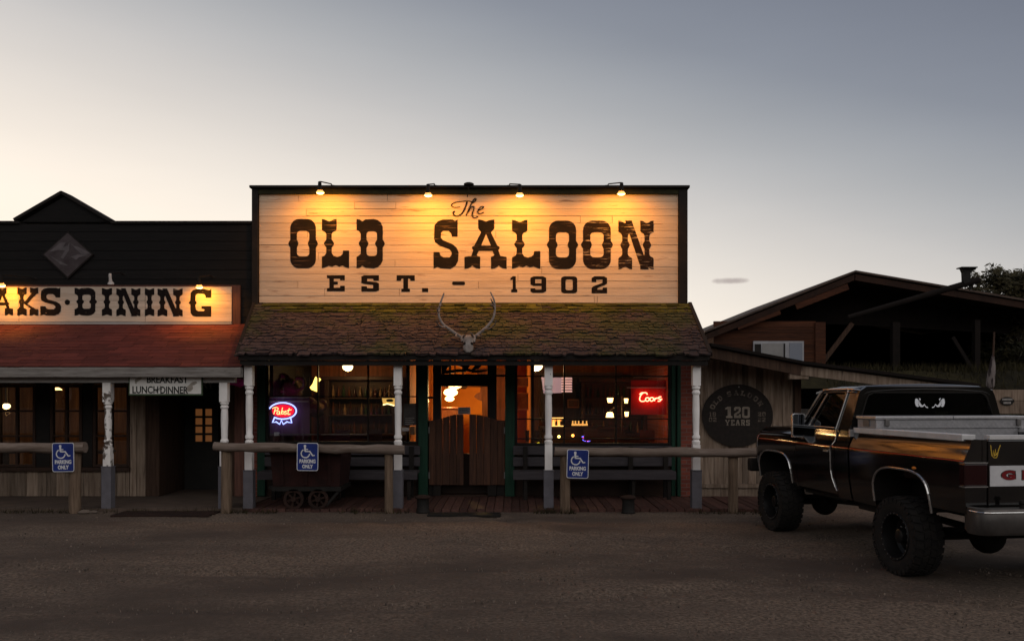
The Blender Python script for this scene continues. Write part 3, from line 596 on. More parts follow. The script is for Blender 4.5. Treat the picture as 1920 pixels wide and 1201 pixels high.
# painted long board
b = MB(); rs = random.Random(5); zb1, zt1 = Z(603, YW), Z(538, YW)
for (p0, p1) in ((-330,-120),(-119.4,38.6),(39.4,274.6),(275.4,436)):
    n = 5
    for i in range(n):
        b.tint = rs.random(); d = rs.uniform(0,.004); b.box(X(p0, YW), X(p1, YW), YW-.055-d, YW-.03, zb1+(zt1-zb1)*i/n+.0015, zb1+(zt1-zb1)*(i+1)/n-.0015)
brd = b.build('sign_board', m_sign2, din)
b = MB(); b.box(X(436.2, YW), X(452, YW), YW-.045, YW-.026, Z(612, YW), zt1+.03); b.box(dl, X(436, YW), YW-.045, YW-.026, zt1+.003, zt1+.03); b.build('sign_frame', M('red brown board', (.10,.04,.028), (.06,.025,.018), scale=4, stretch=V_, bump=.3), din)
b = MB(); b.box(dl, X(437, YW), YW-.10, YW-.03, Z(608.5, YW), Z(604, YW)); b.build('ledge', m_pale, din)
f2 = WP(YW, .0605)
for ch, a, z, t, u in (('A',-13,28,540,591.5),('K',36,75,539.5,592),('S',79,118,540,592),('*',124.5,134.5,562,572),('D',143,185,540,592),('I',194,213,540.5,592.5),('N',221,266,541,593),('I',274.3,292,541,593),('N',298,345,541.5,593.5),('G',356,398.5,542,594)):
    b = MB(); glyph(b, ch, a, z, t, u, f2); b.build('letter', m_letter2, brd, recalc=False)
# mountain picture set on its corner
pic = thing('mountain_picture', 'dim diamond shaped mountain painting on the black boarded front', 'picture', P(130, 520, YW))
b = MB(); b.poly([[(130,435),(178,478),(130,523),(82,478)]], WP(YW, .025), .03); b.build('frame', m_trim, pic)
b = MB(); b.poly([[(130,438),(175,478),(130,519.5),(86,478)]], WP(YW, .0565), .006); b.build('canvas', M('dim rocky slope paint', (.034,.025,.026), (.058,.046,.047), scale=5, rough=.8), pic)
b = MB(); fm = WP(YW, .0635)
for L in ([(96,473),(116,456),(127,455),(122,464),(130,462),(134,455),(133,470),(122,486),(117,484),(126,470),(112,470)], [(134,455),(142,462),(150,464),(168,473),(172,476),(158,479),(146,468)], [(136,482),(150,478),(170,479),(152,483),(146,488)], [(97,480),(116,490),(132,499),(118,497)]): b.poly([L], fm, .002)
b.build('snow', M('pale paint', (.105,.088,.09), (.07,.06,.062), scale=9), pic)
# red porch roof, timber eave beam
b = MB(); xr = X(452, YE); ze2, zt_2 = Z(687, YE), Z(609, YW-.1)
b.add([(dl,YE+.03,ze2-.06),(xr-.03,YE+.03,ze2-.06),(xr-.03,YW,zt_2-.06),(dl,YW,zt_2-.06),(dl,YE+.03,ze2-.012),(xr-.03,YE+.03,ze2-.012),(xr-.03,YW,zt_2-.012),(dl,YW,zt_2-.012)], [(0,3,2,1),(4,5,6,7),(0,1,5,4),(1,2,6,5),(2,3,7,6),(3,0,4,7)])
pr2 = b.build('porch_roof', m_trim, din)
b = MB(); shingles(b, dl, xr, dl, xr, YW-.08, zt_2, YE, ze2, 14, .25, .5, .007, 21, .006); b.build('shingles', m_redroof, pr2, recalc=False)
b = MB(); b.box(dl, xr-.01, YE+.0, YE+.14, Z(707, YE), Z(688, YE)); b.build('eave_beam', m_greywood, din, bevel=.012)
b = MB(); b.box(dl, X(442, YP), YP-.045, YP+.06, Z(717, YP), Z(706, YP)); b.build('lintel', m_pale, din)
turned_post(203, Z(717, YP)-.002, din, Z(873, YP), m_chip); turned_post(421, Z(717, YP)-.002, din, Z(873, YP))
turned_post(-75, Z(717, YP)-.002, din, Z(873, YP), m_chip)
# front wall below and between the windows
b = MB(); x = X(-330, YW)
while x < X(244, YW):
    z = min(x+rnd(.13,.22), X(244, YW)); b.tint = rnd(0,1); b.box(x+.003, z-.003, YW-.03+rnd(-.004,.004), YW+.03, .05, Z(883, YW)); x = z
for p0, p1 in ((245.5,257.5),(258.5,274)): b.tint = rnd(.5,1); b.box(X(p0, YW), X(p1, YW), YW-.035, YW+.03, .05, 2.9)
b.build('plank_wall', m_plank, din)
b = MB(); b.tint = .5
for p0, p1 in ((-330,-87),(-25,-5),(69,94),(156,174)): b.box(X(p0, YW), X(p1, YW), YW-.02, YW+.05, Z(876, YW), 2.9)
b.box(X(-330, YW), X(245, YW), YW-.02, YW+.04, Z(720, YW), 2.92); b.build('plank_wall', m_frame, din)
b = MB(); b.box(X(-330, YW), X(246, YW), YW-.09, YW+.03, Z(882, YW), Z(875, YW)); b.build('sill', m_brownframe, din)
for x0, x1 in ((-86,-26),(-4,68),(95,155),(175,244)):
    m_ = (x0+x1)/2
    window([m_], [770, 817], x0, x1, Z(720.5, YW), Z(874.5, YW), m_brownframe, parent=din, fw=5.5, mw=4.5, glass=m_pane)
b = MB(); b.tint = .6; x = X(-330, YW)
while x < X(280, YW): z = x+.2; b.tint = rnd(0,1); b.box(x, z, 18.6, 18.65, .05, 2.8); x = z
b.box(X(276, YW), X(276, YW)+.06, YW+.05, 18.6, .05, 2.8); b.build('interior_wall', M('honey panelling', (.20,.095,.036), (.10,.045,.018), scale=2, stretch=V_, tint=.25), din)
b = MB(); b.box(X(-330, YW), X(276, YW), YW+.1, 18.65, 2.8, 2.85); b.build('ceiling', m_ceil, din)
for k, px in enumerate((10, 105, 170)):
    b = MB(); c = P(px, 838, 16.6); b.box(c.x-.35, c.x+.35, 16.3, 16.9, .74, .78); b.box(c.x-.05, c.x+.05, 16.55, 16.65, .05, .74)
    o = b.build('dining_table', m_darkwood); tag(o, ('dark dining table just inside the left edge window of the eating house', 'dark dining table inside the middle window, behind the parking sign', 'dark dining table inside the window nearest the flaking post')[k], 'table', 'tables inside the eating house')
# door recess
b = MB(); yd = 16.5; b.box(X(274, YW), X(300, YW), YW-.03, YW+.02, .05, 2.9); b.box(X(292, YW), X(300, YW), YW+.021, yd, .05, 2.9); b.box(X(414, YW), X(441, YW), YW+.0, yd, .05, 2.9)
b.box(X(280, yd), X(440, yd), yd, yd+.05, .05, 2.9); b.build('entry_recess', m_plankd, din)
b = MB(); b.box(X(441.5, YW), X(459, YW), YW-.05, YW+.1, .05, 2.9); b.build('corner_board', M('red brown corner board', (.16,.07,.05), (.09,.04,.03), scale=3, stretch=V_, bump=.3), din)
b = MB(); yd -= .012; f = WP(yd-.0, 0); wins = []
hol = []
for c_ in ((367,381),(385.5,399)):
    for r_ in ((766,779),(783,795.5),(799,811),(815,827)): hol.append([(c_[0],r_[1]),(c_[1],r_[1]),(c_[1],r_[0]),(c_[0],r_[0])])
b.poly([[(337,934),(411,934),(411,722),(337,722)]]+hol, f, .05); dr = b.build('door', M('almost black door paint', (.022,.02,.018), (.03,.026,.022), scale=5, rough=.6), din)
b = MB(); b.poly([[(363,830),(403,830),(403,763),(363,763)]], WP(yd-.004, 0), .003); b.build('pane', EM('room glow through old panes', (.40,.15,.045), .22), dr)
b = MB(); b.box(X(340, yd), X(342, yd), yd-.11, yd-.08, Z(829, yd), Z(820, yd)); b.beam(P(341, 824, yd-.05), P(341, 824, yd-.1), .02, .02); b.build('handle', m_grey, dr)
text('RY', .20, P(389, 722, yd-.075), M('faded cream lettering', (.23,.21,.19), rough=.8), din, 'lettering', bold=.004)
b = MB(); b.box(X(330, yd), X(412, yd), yd-.072, yd-.052, Z(735, yd), Z(690, yd)); b.build('transom_board', m_black, din)
# hanging meal sign
ms = thing('meal_sign', 'cream board with green edge reading BREAKFAST LUNCH and DINNER under the porch beam', 'sign', P(311, 742, 13.606))
ys = 13.606; b = MB(); b.box(X(242, ys), X(380, ys), ys-.015, ys+.015, Z(741, ys), Z(698, ys)); b.build('edge', M('green sign edge', (.05,.075,.035), (.03,.05,.025), scale=6), ms)
b = MB(); b.box(X(244.5, ys), X(378, ys), ys-.022, ys-.0155, Z(738, ys), Z(700, ys)); bd = b.build('panel', M('cream sign paint', (.60,.57,.53), (.52,.48,.44), scale=5, rough=.7), ms)
mt = M('dark green black lettering', (.02,.02,.017)); yt_ = ys-.0235
text('BREAKFAST', .148, P(313.5, 712, yt_), mt, ms, xs=.86, bold=.004); text('LUNCH', .155, P(272.5, 731, yt_), mt, ms, xs=.8, bold=.004)
text('and', .10, P(296.5, 729.5, yt_), mt, ms, xs=.85, tilt=R(28)); text('DINNER', .155, P(326, 731.5, yt_), mt, ms, xs=.78, bold=.004)
fs_ = WP(ys, .0225)
for L in ([(351,731),(352,724),(357,720),(361,716),(368,714),(371,717),(366,721),(362,722),(363,728),(359,733),(354,734)], [(254,712),(262,706),(268,708),(264,712),(258,716),(257,720),(254,718)]): b = MB(); b.poly([L], fs_, .002); b.build('painted_figure', M('faded grey brown paint', (.30,.26,.22), (.2,.17,.14), scale=30), ms)
b = MB(); [b.tube([P(p, 699, ys), P(p, 693, ys)], .005, 6) for p in (252, 370)]; b.build('hanger', m_iron, ms)
# pink cloth at the porch corner
b = MB(); yk = 14.2
b.poly([[(427,707),(455,711),(456,722),(452,726),(440,722),(428,721)]], lambda u, v, d: Vector((X(u, yk), yk+.05*math.sin(u*.5)-d, Z(v, yk))), .01)
tag(b.build('pink_pennant', m_pink), 'magenta cloth pennant hanging at the corner between the two porches', 'pennant')
# ------------------------------------------------------------------ shed with upright planks on the right
shed = thing('plank_shed', 'grey brown upright plank shed with a sloping beam, joined to the saloon', 'shed', (X(1400, YW), YW, 0))
def beamtop(px): return 652+(px-1330)*.195 if px < 1500 else 685+(px-1500)*.129
b = MB(); rs = random.Random(2); p = 1298.5
while p < 1486:
    w = rs.uniform(11, 21); e = min(p+w, 1487); b.tint = rs.random(); ys = YW-.02+rs.uniform(-.006,.006)
    b.box(X(p+.3, YW), X(e-.3, YW), ys, YW+.05, Z(912, YW)+rs.uniform(0,.01), Z(beamtop(p)+6, 14.9)); p = e
b.build('plank_wall', m_plank, shed)
b = MB(); b.tint = .4; b.box(X(1298, YW), X(1490, YW), YW-.10, YW+.05, Z(913, YW)-.0, Z(906, YW)-.003); b.box(X(1298, YW), X(1490, YW), YW-.07, YW+.05, .05, Z(913.5, YW)); b.build('foot_board', m_plank, shed)
b = MB(); b.box(X(1488, YW), X(1500, YW), YW-.06, YW+.12, 0, Z(700, YW)); b.build('corner_post', m_plankd, shed)
yb1 = 14.55
def pt(px, o=0): return P(px, beamtop(px)+o, yb1)
b = MB(); b.beam(pt(1332, 9), pt(1501, 9), .08, .17); b.build('eave_beam', m_plankd, shed)
b = MB(); b.beam(pt(1499, 9), pt(1830, 9), .07, .155); b.build('eave_beam', m_plank, shed)
b = MB(); b.beam(P(1478, 702, yb1+.05), P(1514, 702, yb1+.05), .14, .16); b.build('beam_end', m_plank, shed, bevel=.01)
b = MB()
for p0, p1 in ((1330, 1502), (1502, 1832)):
    a, c = pt(p0, -3), pt(p1, -3); b.add([a+Vector((0,-.12,0)), c+Vector((0,-.12,0)), c+Vector((0,4,.1)), a+Vector((0,4,.1)), a+Vector((0,-.12,.05)), c+Vector((0,-.12,.05)), c+Vector((0,4,.15)), a+Vector((0,4,.15))], [(0,3,2,1),(4,5,6,7),(0,1,5,4),(1,2,6,5),(2,3,7,6),(3,0,4,7)])
b.build('roof', m_barnd, shed)
b = MB(); b.box(X(1500.5, YW), X(1700, YW), 17.8, 17.9, 0, 2.0); b.build('rear_wall', m_barnd, shed)
b = MB(); b.box(X(1494, 16.4), X(1540, 16.4), 16.4, 16.45, .5, Z(768, 16.4)); b.box(X(1494, 16.4), X(1540, 16.4), 16.38, 16.46, Z(768, 16.4)+.001, Z(766, 16.4)); b.build('inner_board', m_pale, shed)
# round anniversary disc
dsk = thing('steel_disc_sign', 'large dark oval steel disc reading OLD SALOON 120 YEARS on the plank wall', 'sign', P(1382, 838, YW))
yq = YW-.05; b = MB(); f = WP(yq, 0)
b.poly([[(1382.5+66.5*math.cos(2*math.pi*k/64), 778.5+58.5*math.sin(2*math.pi*k/64)) for k in range(64)]], f, .012); b.build('disc', m_steel, dsk)
f = WP(yq, .0135)
for ch, a, z, t, u in (('1',1359.5,1373,762,783),('2',1376,1388.5,762,783),('0',1391,1405.5,762,783),('Y',1359.5,1368,786.5,797),('e',1370,1377,786.5,797),('a',1379,1387,786.5,797),('R',1389,1396.5,786.5,797),('s',1398.5,1405.5,786.5,797),('2',1421,1427,772,780),('0',1429,1435,772,780),('2',1421,1427,782,790),('2',1429,1435,782,790),('1',1330,1333.5,772,780),('9',1336,1342,772,780),('0',1329,1335,782,790),('2',1337,1343,782,790)):
    b = MB(); glyph(b, ch, a, z, t, u, f); b.build('numeral' if ch in '0129' else 'letter', m_cut2 if 1350 < a < 1400 else m_cut, dsk, recalc=False)
def arc(chs, cx, cy, rx, ry, degs, w, h):
    for ch, d in zip(chs, degs):
        a = R(d); b = MB(); ca, sa = math.sin(a)*1.0, math.cos(a); ox, oy = cx+rx*math.sin(a), cy-ry*math.cos(a)
        glyph(b, ch, -w/2, w/2, -h/2, h/2, lambda u, v, dd: f(ox+u*math.cos(a)-v*math.sin(a), oy+u*math.sin(a)+v*math.cos(a), dd)); b.build('letter', m_cut, dsk, recalc=False)
arc('OLDSALOON', 1382.5, 780, 51, 44, (-66,-53,-40,-18,-3,12,27,42,57), 8.2, 9.5)
b = MB(); b.ball(P(1385.5, 725, yq-.014), .012, 8, 6); b.build('bolt', m_pale, dsk)
# ------------------------------------------------------------------ rising ground, barn, trees on the right
b = MB(); rs = random.Random(4); nx, ny = 60, 40
for j in range(ny+1):
    for i in range(nx+1):
        x = 4.2+i*.9; y = 18.1+j*1.1; h = 2.6*min(1, max(0, (y-18.2)/2.6))**1.0+max(0, y-24)*.03; h *= min(1, max(0, (x-4.1)/1.0)); h += .12*mnoise.noise((x*.7, y*.7, 0))*min(1, max(0, (y-18.2)))
        b.v.append(Vector((x, y, h-.12))); 
for j in range(ny):
    for i in range(nx):
        k = j*(nx+1)+i; b.f.append([k, k+1, k+nx+2, k+nx+1]); b.t.append(rs.random()); b.m.append(0)
struct(b.build('hillside', m_grass, smooth=80, recalc=False))
b = MB()
for i in range(9000):
    x = rs.uniform(7.5, 20); y = rs.uniform(18.5, 23.5); h = 2.6*min(1, max(0, (y-18.2)/2.6))-.12+.12*mnoise.noise((x*.7, y*.7, 0)); a = rs.uniform(0, 6.3); l = rs.uniform(.08,.28); w = .012
    b.tint = rs.random(); dx_, dy_ = math.cos(a)*w, math.sin(a)*w; e = (rs.uniform(-.1,.1), rs.uniform(-.1,.1))
    b.add([(x-dx_, y-dy_, h-.02), (x+dx_, y+dy_, h-.02), (x+e[0], y+e[1], h+l)], [(0,1,2)])
struct(b.build('grass', m_grass, recalc=False), 'stuff')
yb2 = 22.0; zg = 2.3
barn = thing('pole_barn', 'open fronted dark pole barn with a wide low gable on the rise', 'barn', (X(1600, yb2), yb2, zg))
b = MB()
def slope(pa, pb, th, y0, y1, top=0):
    a, c = P(*pa, yb2), P(*pb, yb2); a.y = c.y = 0
    vs = []
    for y in (y0, y1):
        for zo in (top-th, top): vs += [(a.x, y, a.z+zo), (c.x, y, c.z+zo)]
    b.add(vs, [(0,1,3,2),(4,6,7,5),(0,4,5,1),(2,3,7,6),(0,2,6,4),(1,5,7,3)])
slope((1318,621), (1597,509), .05, yb2-.25, 31); slope((1597,509), (2010,579), .05, yb2-.25, 31); b.build('roof', m_metalroof, barn)
b = MB(); slope((1322,622), (1596,511.5), .16, yb2-.2, yb2-.14, -.055); slope((1598,511.5), (2008,580), .16, yb2-.2, yb2-.14, -.055); b.build('barge_board', M('dark brown barge board', (.035,.016,.010), (.02,.010,.007), scale=3, rough=.9, bump=.3), barn)
b = MB(); b.poly([[(1345,640),(1345,622),(1597,524),(1990,590),(1990,622),(1700,605),(1600,600),(1540,602),(1530,640)]], lambda u, v, d: P(u, v, yb2)+Vector((0, 1.2-d, 0)), .05); b.build('gable_shade_sheet', m_barnd, barn)  # dark sheet standing in for the shade of the open gable
b = MB(); z = Z(700, yb2)
while z < Z(602, yb2):
    b.tint = rnd(0,1); b.box(X(1338, yb2), X(1529, yb2), yb2-.02+rnd(-.004,.004), yb2+.04, z+.003, z+.147); z += .15
b.box(X(1338, yb2), X(1338, yb2)+.05, yb2+.05, 30, zg, Z(630, yb2)); b.build('board_wall', m_barn, barn)
b = MB(); b.box(X(1527, yb2), X(1546, yb2), yb2-.08, yb2+.12, zg-.3, Z(604, yb2)); b.build('post', m_barn, barn)
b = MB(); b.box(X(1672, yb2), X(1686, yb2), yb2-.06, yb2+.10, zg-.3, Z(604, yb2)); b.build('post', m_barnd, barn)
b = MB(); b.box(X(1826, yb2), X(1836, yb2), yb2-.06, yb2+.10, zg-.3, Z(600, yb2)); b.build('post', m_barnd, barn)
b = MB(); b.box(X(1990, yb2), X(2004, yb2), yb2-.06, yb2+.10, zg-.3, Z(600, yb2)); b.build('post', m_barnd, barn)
b = MB(); b.beam(P(1544, 677, yb2-.02), P(1598, 606, yb2-.02), .07, .11); b.build('brace', m_plankd, barn)
b = MB(); b.beam(P(1828, 700, yb2-.02), P(1786, 632, yb2-.02), .07, .09); b.build('brace', m_barnd, barn)
b = MB(); b.beam(P(1492, 575, yb2-.16), P(1590, 537, yb2-.16), .05, .15); b.beam(P(1382, 612, yb2-.17), P(1462, 583, yb2-.17), .05, .17); b.build('rafter_board', m_barn, barn)
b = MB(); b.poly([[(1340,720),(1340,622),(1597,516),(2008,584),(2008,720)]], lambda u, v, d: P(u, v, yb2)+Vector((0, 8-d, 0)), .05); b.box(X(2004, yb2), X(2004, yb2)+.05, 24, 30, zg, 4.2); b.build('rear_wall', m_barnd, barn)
# sliding window with a white panel
wnd = MB(); wnd.box(X(1411, yb2), X(1505, yb2), yb2-.09, yb2-.025, Z(685, yb2), Z(639.5, yb2)); w_ = wnd.build('window', M('white window casing', (.33,.32,.33), (.26,.25,.26), scale=5, rough=.6), barn)
b = MB(); b.box(X(1427, yb2), X(1466, yb2), yb2-.10, yb2-.0905, Z(684, yb2), Z(644, yb2)); b.build('panel', M('drab white panel', (.25,.235,.225), (.20,.19,.18), scale=3), w_)
b = MB(); b.box(X(1413, yb2), X(1425, yb2), yb2-.10, yb2-.0905, Z(684, yb2), Z(645, yb2)); b.box(X(1467, yb2), X(1470, yb2), yb2-.10, yb2-.0905, Z(684, yb2), Z(644, yb2)); b.build('gap', m_frame, w_)
b = MB(); b.box(X(1478, yb2), X(1502, yb2), yb2-.10, yb2-.0905, Z(684, yb2), Z(643, yb2)); b.build('pane', M('grey reflecting glass', (.19,.20,.23), rough=.15), w_)
# boom pole with an iron bracket
bm_ = thing('boom_pole', 'slanting log boom with an iron bracket at its tip, in front of the barn gable', 'pole', P(1600, 595, 20.6))
b = MB(); b.tube([P(1590, 595, 20.6), P(1836, 524.5, 20.4)], [.06,.08], 10); b.build('log', m_barnd, bm_)
b = MB(); c = P(1809, 531, 20.5); k = 20.5/F
b.poly([[(1803,533),(1802,512),(1799,505),(1798,502.5),(1826,504),(1824,507),(1818,509),(1815,514),(1815,529)]], WP(20.45, 0), .12); b.box(X(1797, 20.4), X(1827, 20.4), 20.25, 20.5, Z(503.5, 20.4), Z(501.5, 20.4)); b.build('bracket', m_iron, bm_)
b = MB()
for (cx_, cy_, r_) in ((1819.5, 511, 3.2), (1819.5, 540, 3.4)): b.tube([P(cx_+r_*.8*math.sin(t*.6), cy_-r_*1.15*math.cos(t*.6), 20.38) for t in range(11)], .009, 6)
b.build('ring', m_iron, bm_)
def tree(px, py0, py1, Y, wpx, n, seed, label, zbase, name='broadleaf_tree', group='trees on the rise beside the barn', leaf=.11):
    rs = random.Random(seed); x = X(px, Y); t = thing(name, label, 'tree', (x, Y, zbase), group)
    top = Z(py0, Y); low = Z(py1, Y); w = wpx*Y/F/2; b = MB()
    hgt = top-zbase
    b.tube([(x+.05*math.sin(k*1.3)*k/3, Y+.04*k*.3, zbase-.2+hgt*.72*k/5) for k in range(6)], [.17*hgt/4*(1-.15*k) for k in range(6)], 9)
    cl = []
    for i in range(46):
        a = rs.uniform(0, 6.28); u = rs.uniform(0, 1); zc = low+(top-low)*u; rad = w*math.sqrt(max(.05, 1-((u-.42)/.62)**2))*rs.uniform(.35, 1)
        c = Vector((x+rad*math.cos(a), Y+rad*math.sin(a)*.9, zc)); cl.append((c, rs.uniform(.16,.34)*w+.12))
        if i % 3 == 0:
            s0 = Vector((x, Y, zbase+(zc-zbase)*.55)); b.tube([s0, s0.lerp(c, .5)+Vector((0,0,.12)), c], [.045, .028, .012], 6)
    b.build('trunk', m_bark, t, smooth=50)
    b = MB()
    for i in range(n):
        c, r = cl[rs.randrange(len(cl))]
        d = Vector((rs.gauss(0,1), rs.gauss(0,1), rs.gauss(0,.8))).normalized()*r*rs.uniform(.3,1.08)**.6; p = c+d
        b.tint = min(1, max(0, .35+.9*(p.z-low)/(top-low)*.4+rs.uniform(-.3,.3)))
        q_ = Vector((rs.gauss(0,1), rs.gauss(0,1), rs.gauss(0,1))).normalized(); o_ = q_.orthogonal().normalized(); s = leaf*rs.uniform(.5,1.1)
        b.add([p-q_*s, p+o_*s*.38, p+q_*s, p-o_*s*.38], [(0,1,2,3)])
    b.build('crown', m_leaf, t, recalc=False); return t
tree(1885, 508, 640, 27, 118, 9000, 1, 'broad bushy tree whose top shows over the barn roof end', 2.0)
tree(1825, 516, 600, 31, 40, 1500, 7, 'small sprig topped tree seen behind the tip of the log boom', 2.2)
tree(1862, 590, 715, 24.4, 75, 2600, 2, 'low dark tree under the barn eave behind the limp flag', 2.0)
tree(1912, 575, 735, 23.2, 70, 2600, 3, 'low olive tree at the right edge above the plank fence', 2.0)
tree(1955, 500, 700, 26, 90, 2200, 4, 'tall tree cut off by the right edge of the view', 2.0)
# limp flag
fl_ = thing('limp_flag', 'limp pale and dark flag drooping from a thin pole by the trees', 'flag', P(1862, 728, 19.6))
yf = 19.6; b = MB(); b.tube([P(1860, 735, yf), P(1864, 622, yf)], .022, 8); b.build('pole', m_plankd, fl_, smooth=40)
b = MB(); 
prof = [(662,1.5),(672,4),(685,6),(700,8.5),(715,9.5),(722,9),(727,6)]; vs = []; nn = 16
for py, w in prof:
    for k in range(nn):
        a = 2*math.pi*k/nn; rr_ = w*yf/F*(.75+.25*math.cos(3*a+py*.05)); c = P(1862-(py-660)*.06, py, yf); vs.append(c+Vector((rr_*math.cos(a), rr_*.8*math.sin(a), 0)))
fs = []
for i in range(len(prof)-1):
    for k in range(nn): b_ = i*nn+k; c_ = i*nn+(k+1) % nn; fs.append((b_, c_, c_+nn, b_+nn))
fs += [tuple(range(nn)), tuple(range((len(prof)-1)*nn, len(prof)*nn))]
b.add(vs, fs); b.build('cloth', M('striped flag cloth', (.17,.14,.13), (.025,.018,.018), scale=2.2, stretch=(5,5,1.2), rough=.9, lo=.47, hi=.53), fl_, smooth=60)
# plank fence with the little oval plate
fe = thing('plank_fence', 'low grey plank fence on the grass bank at the right edge', 'fence', (X(1880, 18.3), 18.3, .6))
b = MB(); b.tint = .3; b.box(X(1822, 18.3), X(2080, 18.3), 18.3, 18.34, Z(775, 18.3), Z(751, 18.3)); b.tint = .6; b.box(X(1822, 18.3), X(2080, 18.3), 18.3, 18.34, Z(750.3, 18.3), Z(730, 18.3)); b.build('plank', m_plank, fe)
b = MB(); [b.box(X(p, 18.3), X(p+9, 18.3), 18.342, 18.44, -.1, Z(727, 18.3)) for p in (1838, 1942, 2060)]; b.build('post', m_plankd, fe)
pl = thing('oval_plate', 'small dark oval plate with pale lettering on the plank fence', 'sign', P(1888, 764, 18.27))
f = WP(18.285, 0); b = MB(); b.poly([[(1888+13*math.cos(k*.2618)*(1+.06*math.cos(k*1.57)), 751.5+8*math.sin(k*.2618)) for k in range(24)]], f, .012); b.build('plate', m_iron, pl)
b = MB(); f = WP(18.285, .0135)
for py, a, z in ((748, 1879, 1897), (754.5, 1881, 1895)):
    p = a
    while p < z: b.poly([[(p, py+2), (p+1.6, py+2), (p+1.6, py-1.5), (p, py-1.5)]], f, .001); p += 2.4
b.build('lettering', m_pale, pl)
# ------------------------------------------------------------------ pickup truck
m_paint = M('black lacquer', (.003,.0025,.0024), (.012,.009,.007), scale=2.2, lo=.45, hi=.8, bump=.012, bscale=1.5, rough=.5, coat=1, spec=0)
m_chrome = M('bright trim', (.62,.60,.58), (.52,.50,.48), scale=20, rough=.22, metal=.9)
m_alu = M('bright aluminium', (.44,.42,.42), (.36,.34,.34), scale=25, rough=.38, metal=.7)
m_rail = M('pale bed rail cap', (.56,.53,.52), (.46,.44,.43), scale=9, rough=.45, metal=.2)
m_rubber = M('tyre rubber', (.010,.009,.0085), (.017,.014,.012), scale=14, rough=.85, bump=.2)
m_under = M('grimy black underbody', (.008,.007,.006), (.014,.011,.009), scale=8, rough=.9)
m_bump = M('dull bumper metal', (.085,.074,.068), (.055,.048,.044), scale=6, rough=.42, metal=.6)
m_red = M('red lettering', (.15,.012,.014), rough=.35)
m_stripe = M('orange red pin stripe', (.42,.035,.012), rough=.35)
m_tail = M('dark red lens', (.018,.004,.004), rough=.15, coat=.5)
m_autoglass = GLASS('tinted truck glass', (.42,.43,.45), 1.5)
m_seat = M('brown seat cloth', (.10,.06,.04), (.07,.042,.03), scale=20, rough=.95)
TR = thing('pickup_truck', 'lifted black pickup with big tyres, bright trim and red stripe, parked at the rail', 'truck', (4.918, 8.832, 0), rz=math.atan2(.9919, -.1269)); TR['_local'] = 1
def tb(b, name, mat, parent=TR, **k): return b.build(name, mat, parent, local=True, **k)
AX, TAIL, BED, CABR, NOSE = 2.955, -1.03, .965, 1.0, 3.68
def prof_bed(z): return ip(z, [(.55,.90),(.70,.945),(.9,.975),(1.15,.985),(1.243,.987),(1.30,.961),(1.36,.930),(1.38,.924),(1.43,.915)])
def prof_cab(z): return ip(z, [(.55,.90),(.70,.945),(.9,.975),(1.15,.985),(1.243,.987),(1.30,.963),(1.36,.950),(1.43,.945)])
def prof_fen(z): return ip(z, [(.55,.90),(.70,.945),(.9,.975),(1.15,.985),(1.243,.985),(1.30,.960),(1.335,.93),(1.365,.88),(1.385,.82),(1.40,.72)])
def ip(z, L):
    if z <= L[0][0]: return L[0][1]
    for (a, p), (c, q_) in zip(L, L[1:]):
        if z <= c: return p+(q_-p)*(z-a)/(c-a)
    return L[-1][1]
def arch(t, t0):
    u = abs((t-t0)/.50); return .70+.385*(max(0, 1-u**3.4))**(1/3.4) if u < 1 else None
def flank(b, ts, prof, zs, zb, sgn, taper=None):
    vs = []; n = len(zs)
    for t in ts:
        lo = zb(t)
        for z in zs:
            z_ = max(z, lo); k = taper(t, z_) if taper else 0; vs.append((t, sgn*(prof(z_)-k), z_))
    fs = []
    for i in range(len(ts)-1):
        for j in range(n-1):
            q_ = [i*n+j, (i+1)*n+j, (i+1)*n+j+1, i*n+j+1]
            p4 = {tuple(round(c, 5) for c in vs[k]) for k in q_}
            if len(p4) < 3: continue
            fs.append(tuple(q_) if sgn < 0 else tuple(reversed(q_)))
    b.add(vs, fs)
def ats(t0): return sorted(set([round(t0+.5*math.sin(R(-90+180*k/28)), 4) for k in range(29)]+[t0-.5005, t0+.5005]))
zsb = [.55,.66,.74,.82,.9,1.0,1.08,1.15,1.2,1.243,1.25,1.262,1.275,1.29,1.31,1.33,1.355,1.38,1.405,1.43]
def zb_bed(t): a = arch(t, 0); return a if a is not None else (.76 if t < 0 else .64)
def zb_fen(t): a = arch(t, AX); return a if a is not None else (.78 if t > AX else .64)
bed = MB(); cabb = MB(); fend = MB(); door = {}
tsb = [TAIL, -.9, -.7]+ats(0)+[.6,.75,.85, BED]; tsf = [2.30, 2.38]+ats(AX)+[3.5, 3.58, 3.63, 3.66, NOSE]
zsf = [.55,.66,.74,.82,.9,1.0,1.08,1.15,1.2,1.243,1.25,1.262,1.28,1.30,1.32,1.335,1.35,1.365,1.375,1.385,1.40]
nose = lambda t, z: .10*max(0, (t-3.5)/.18)**2
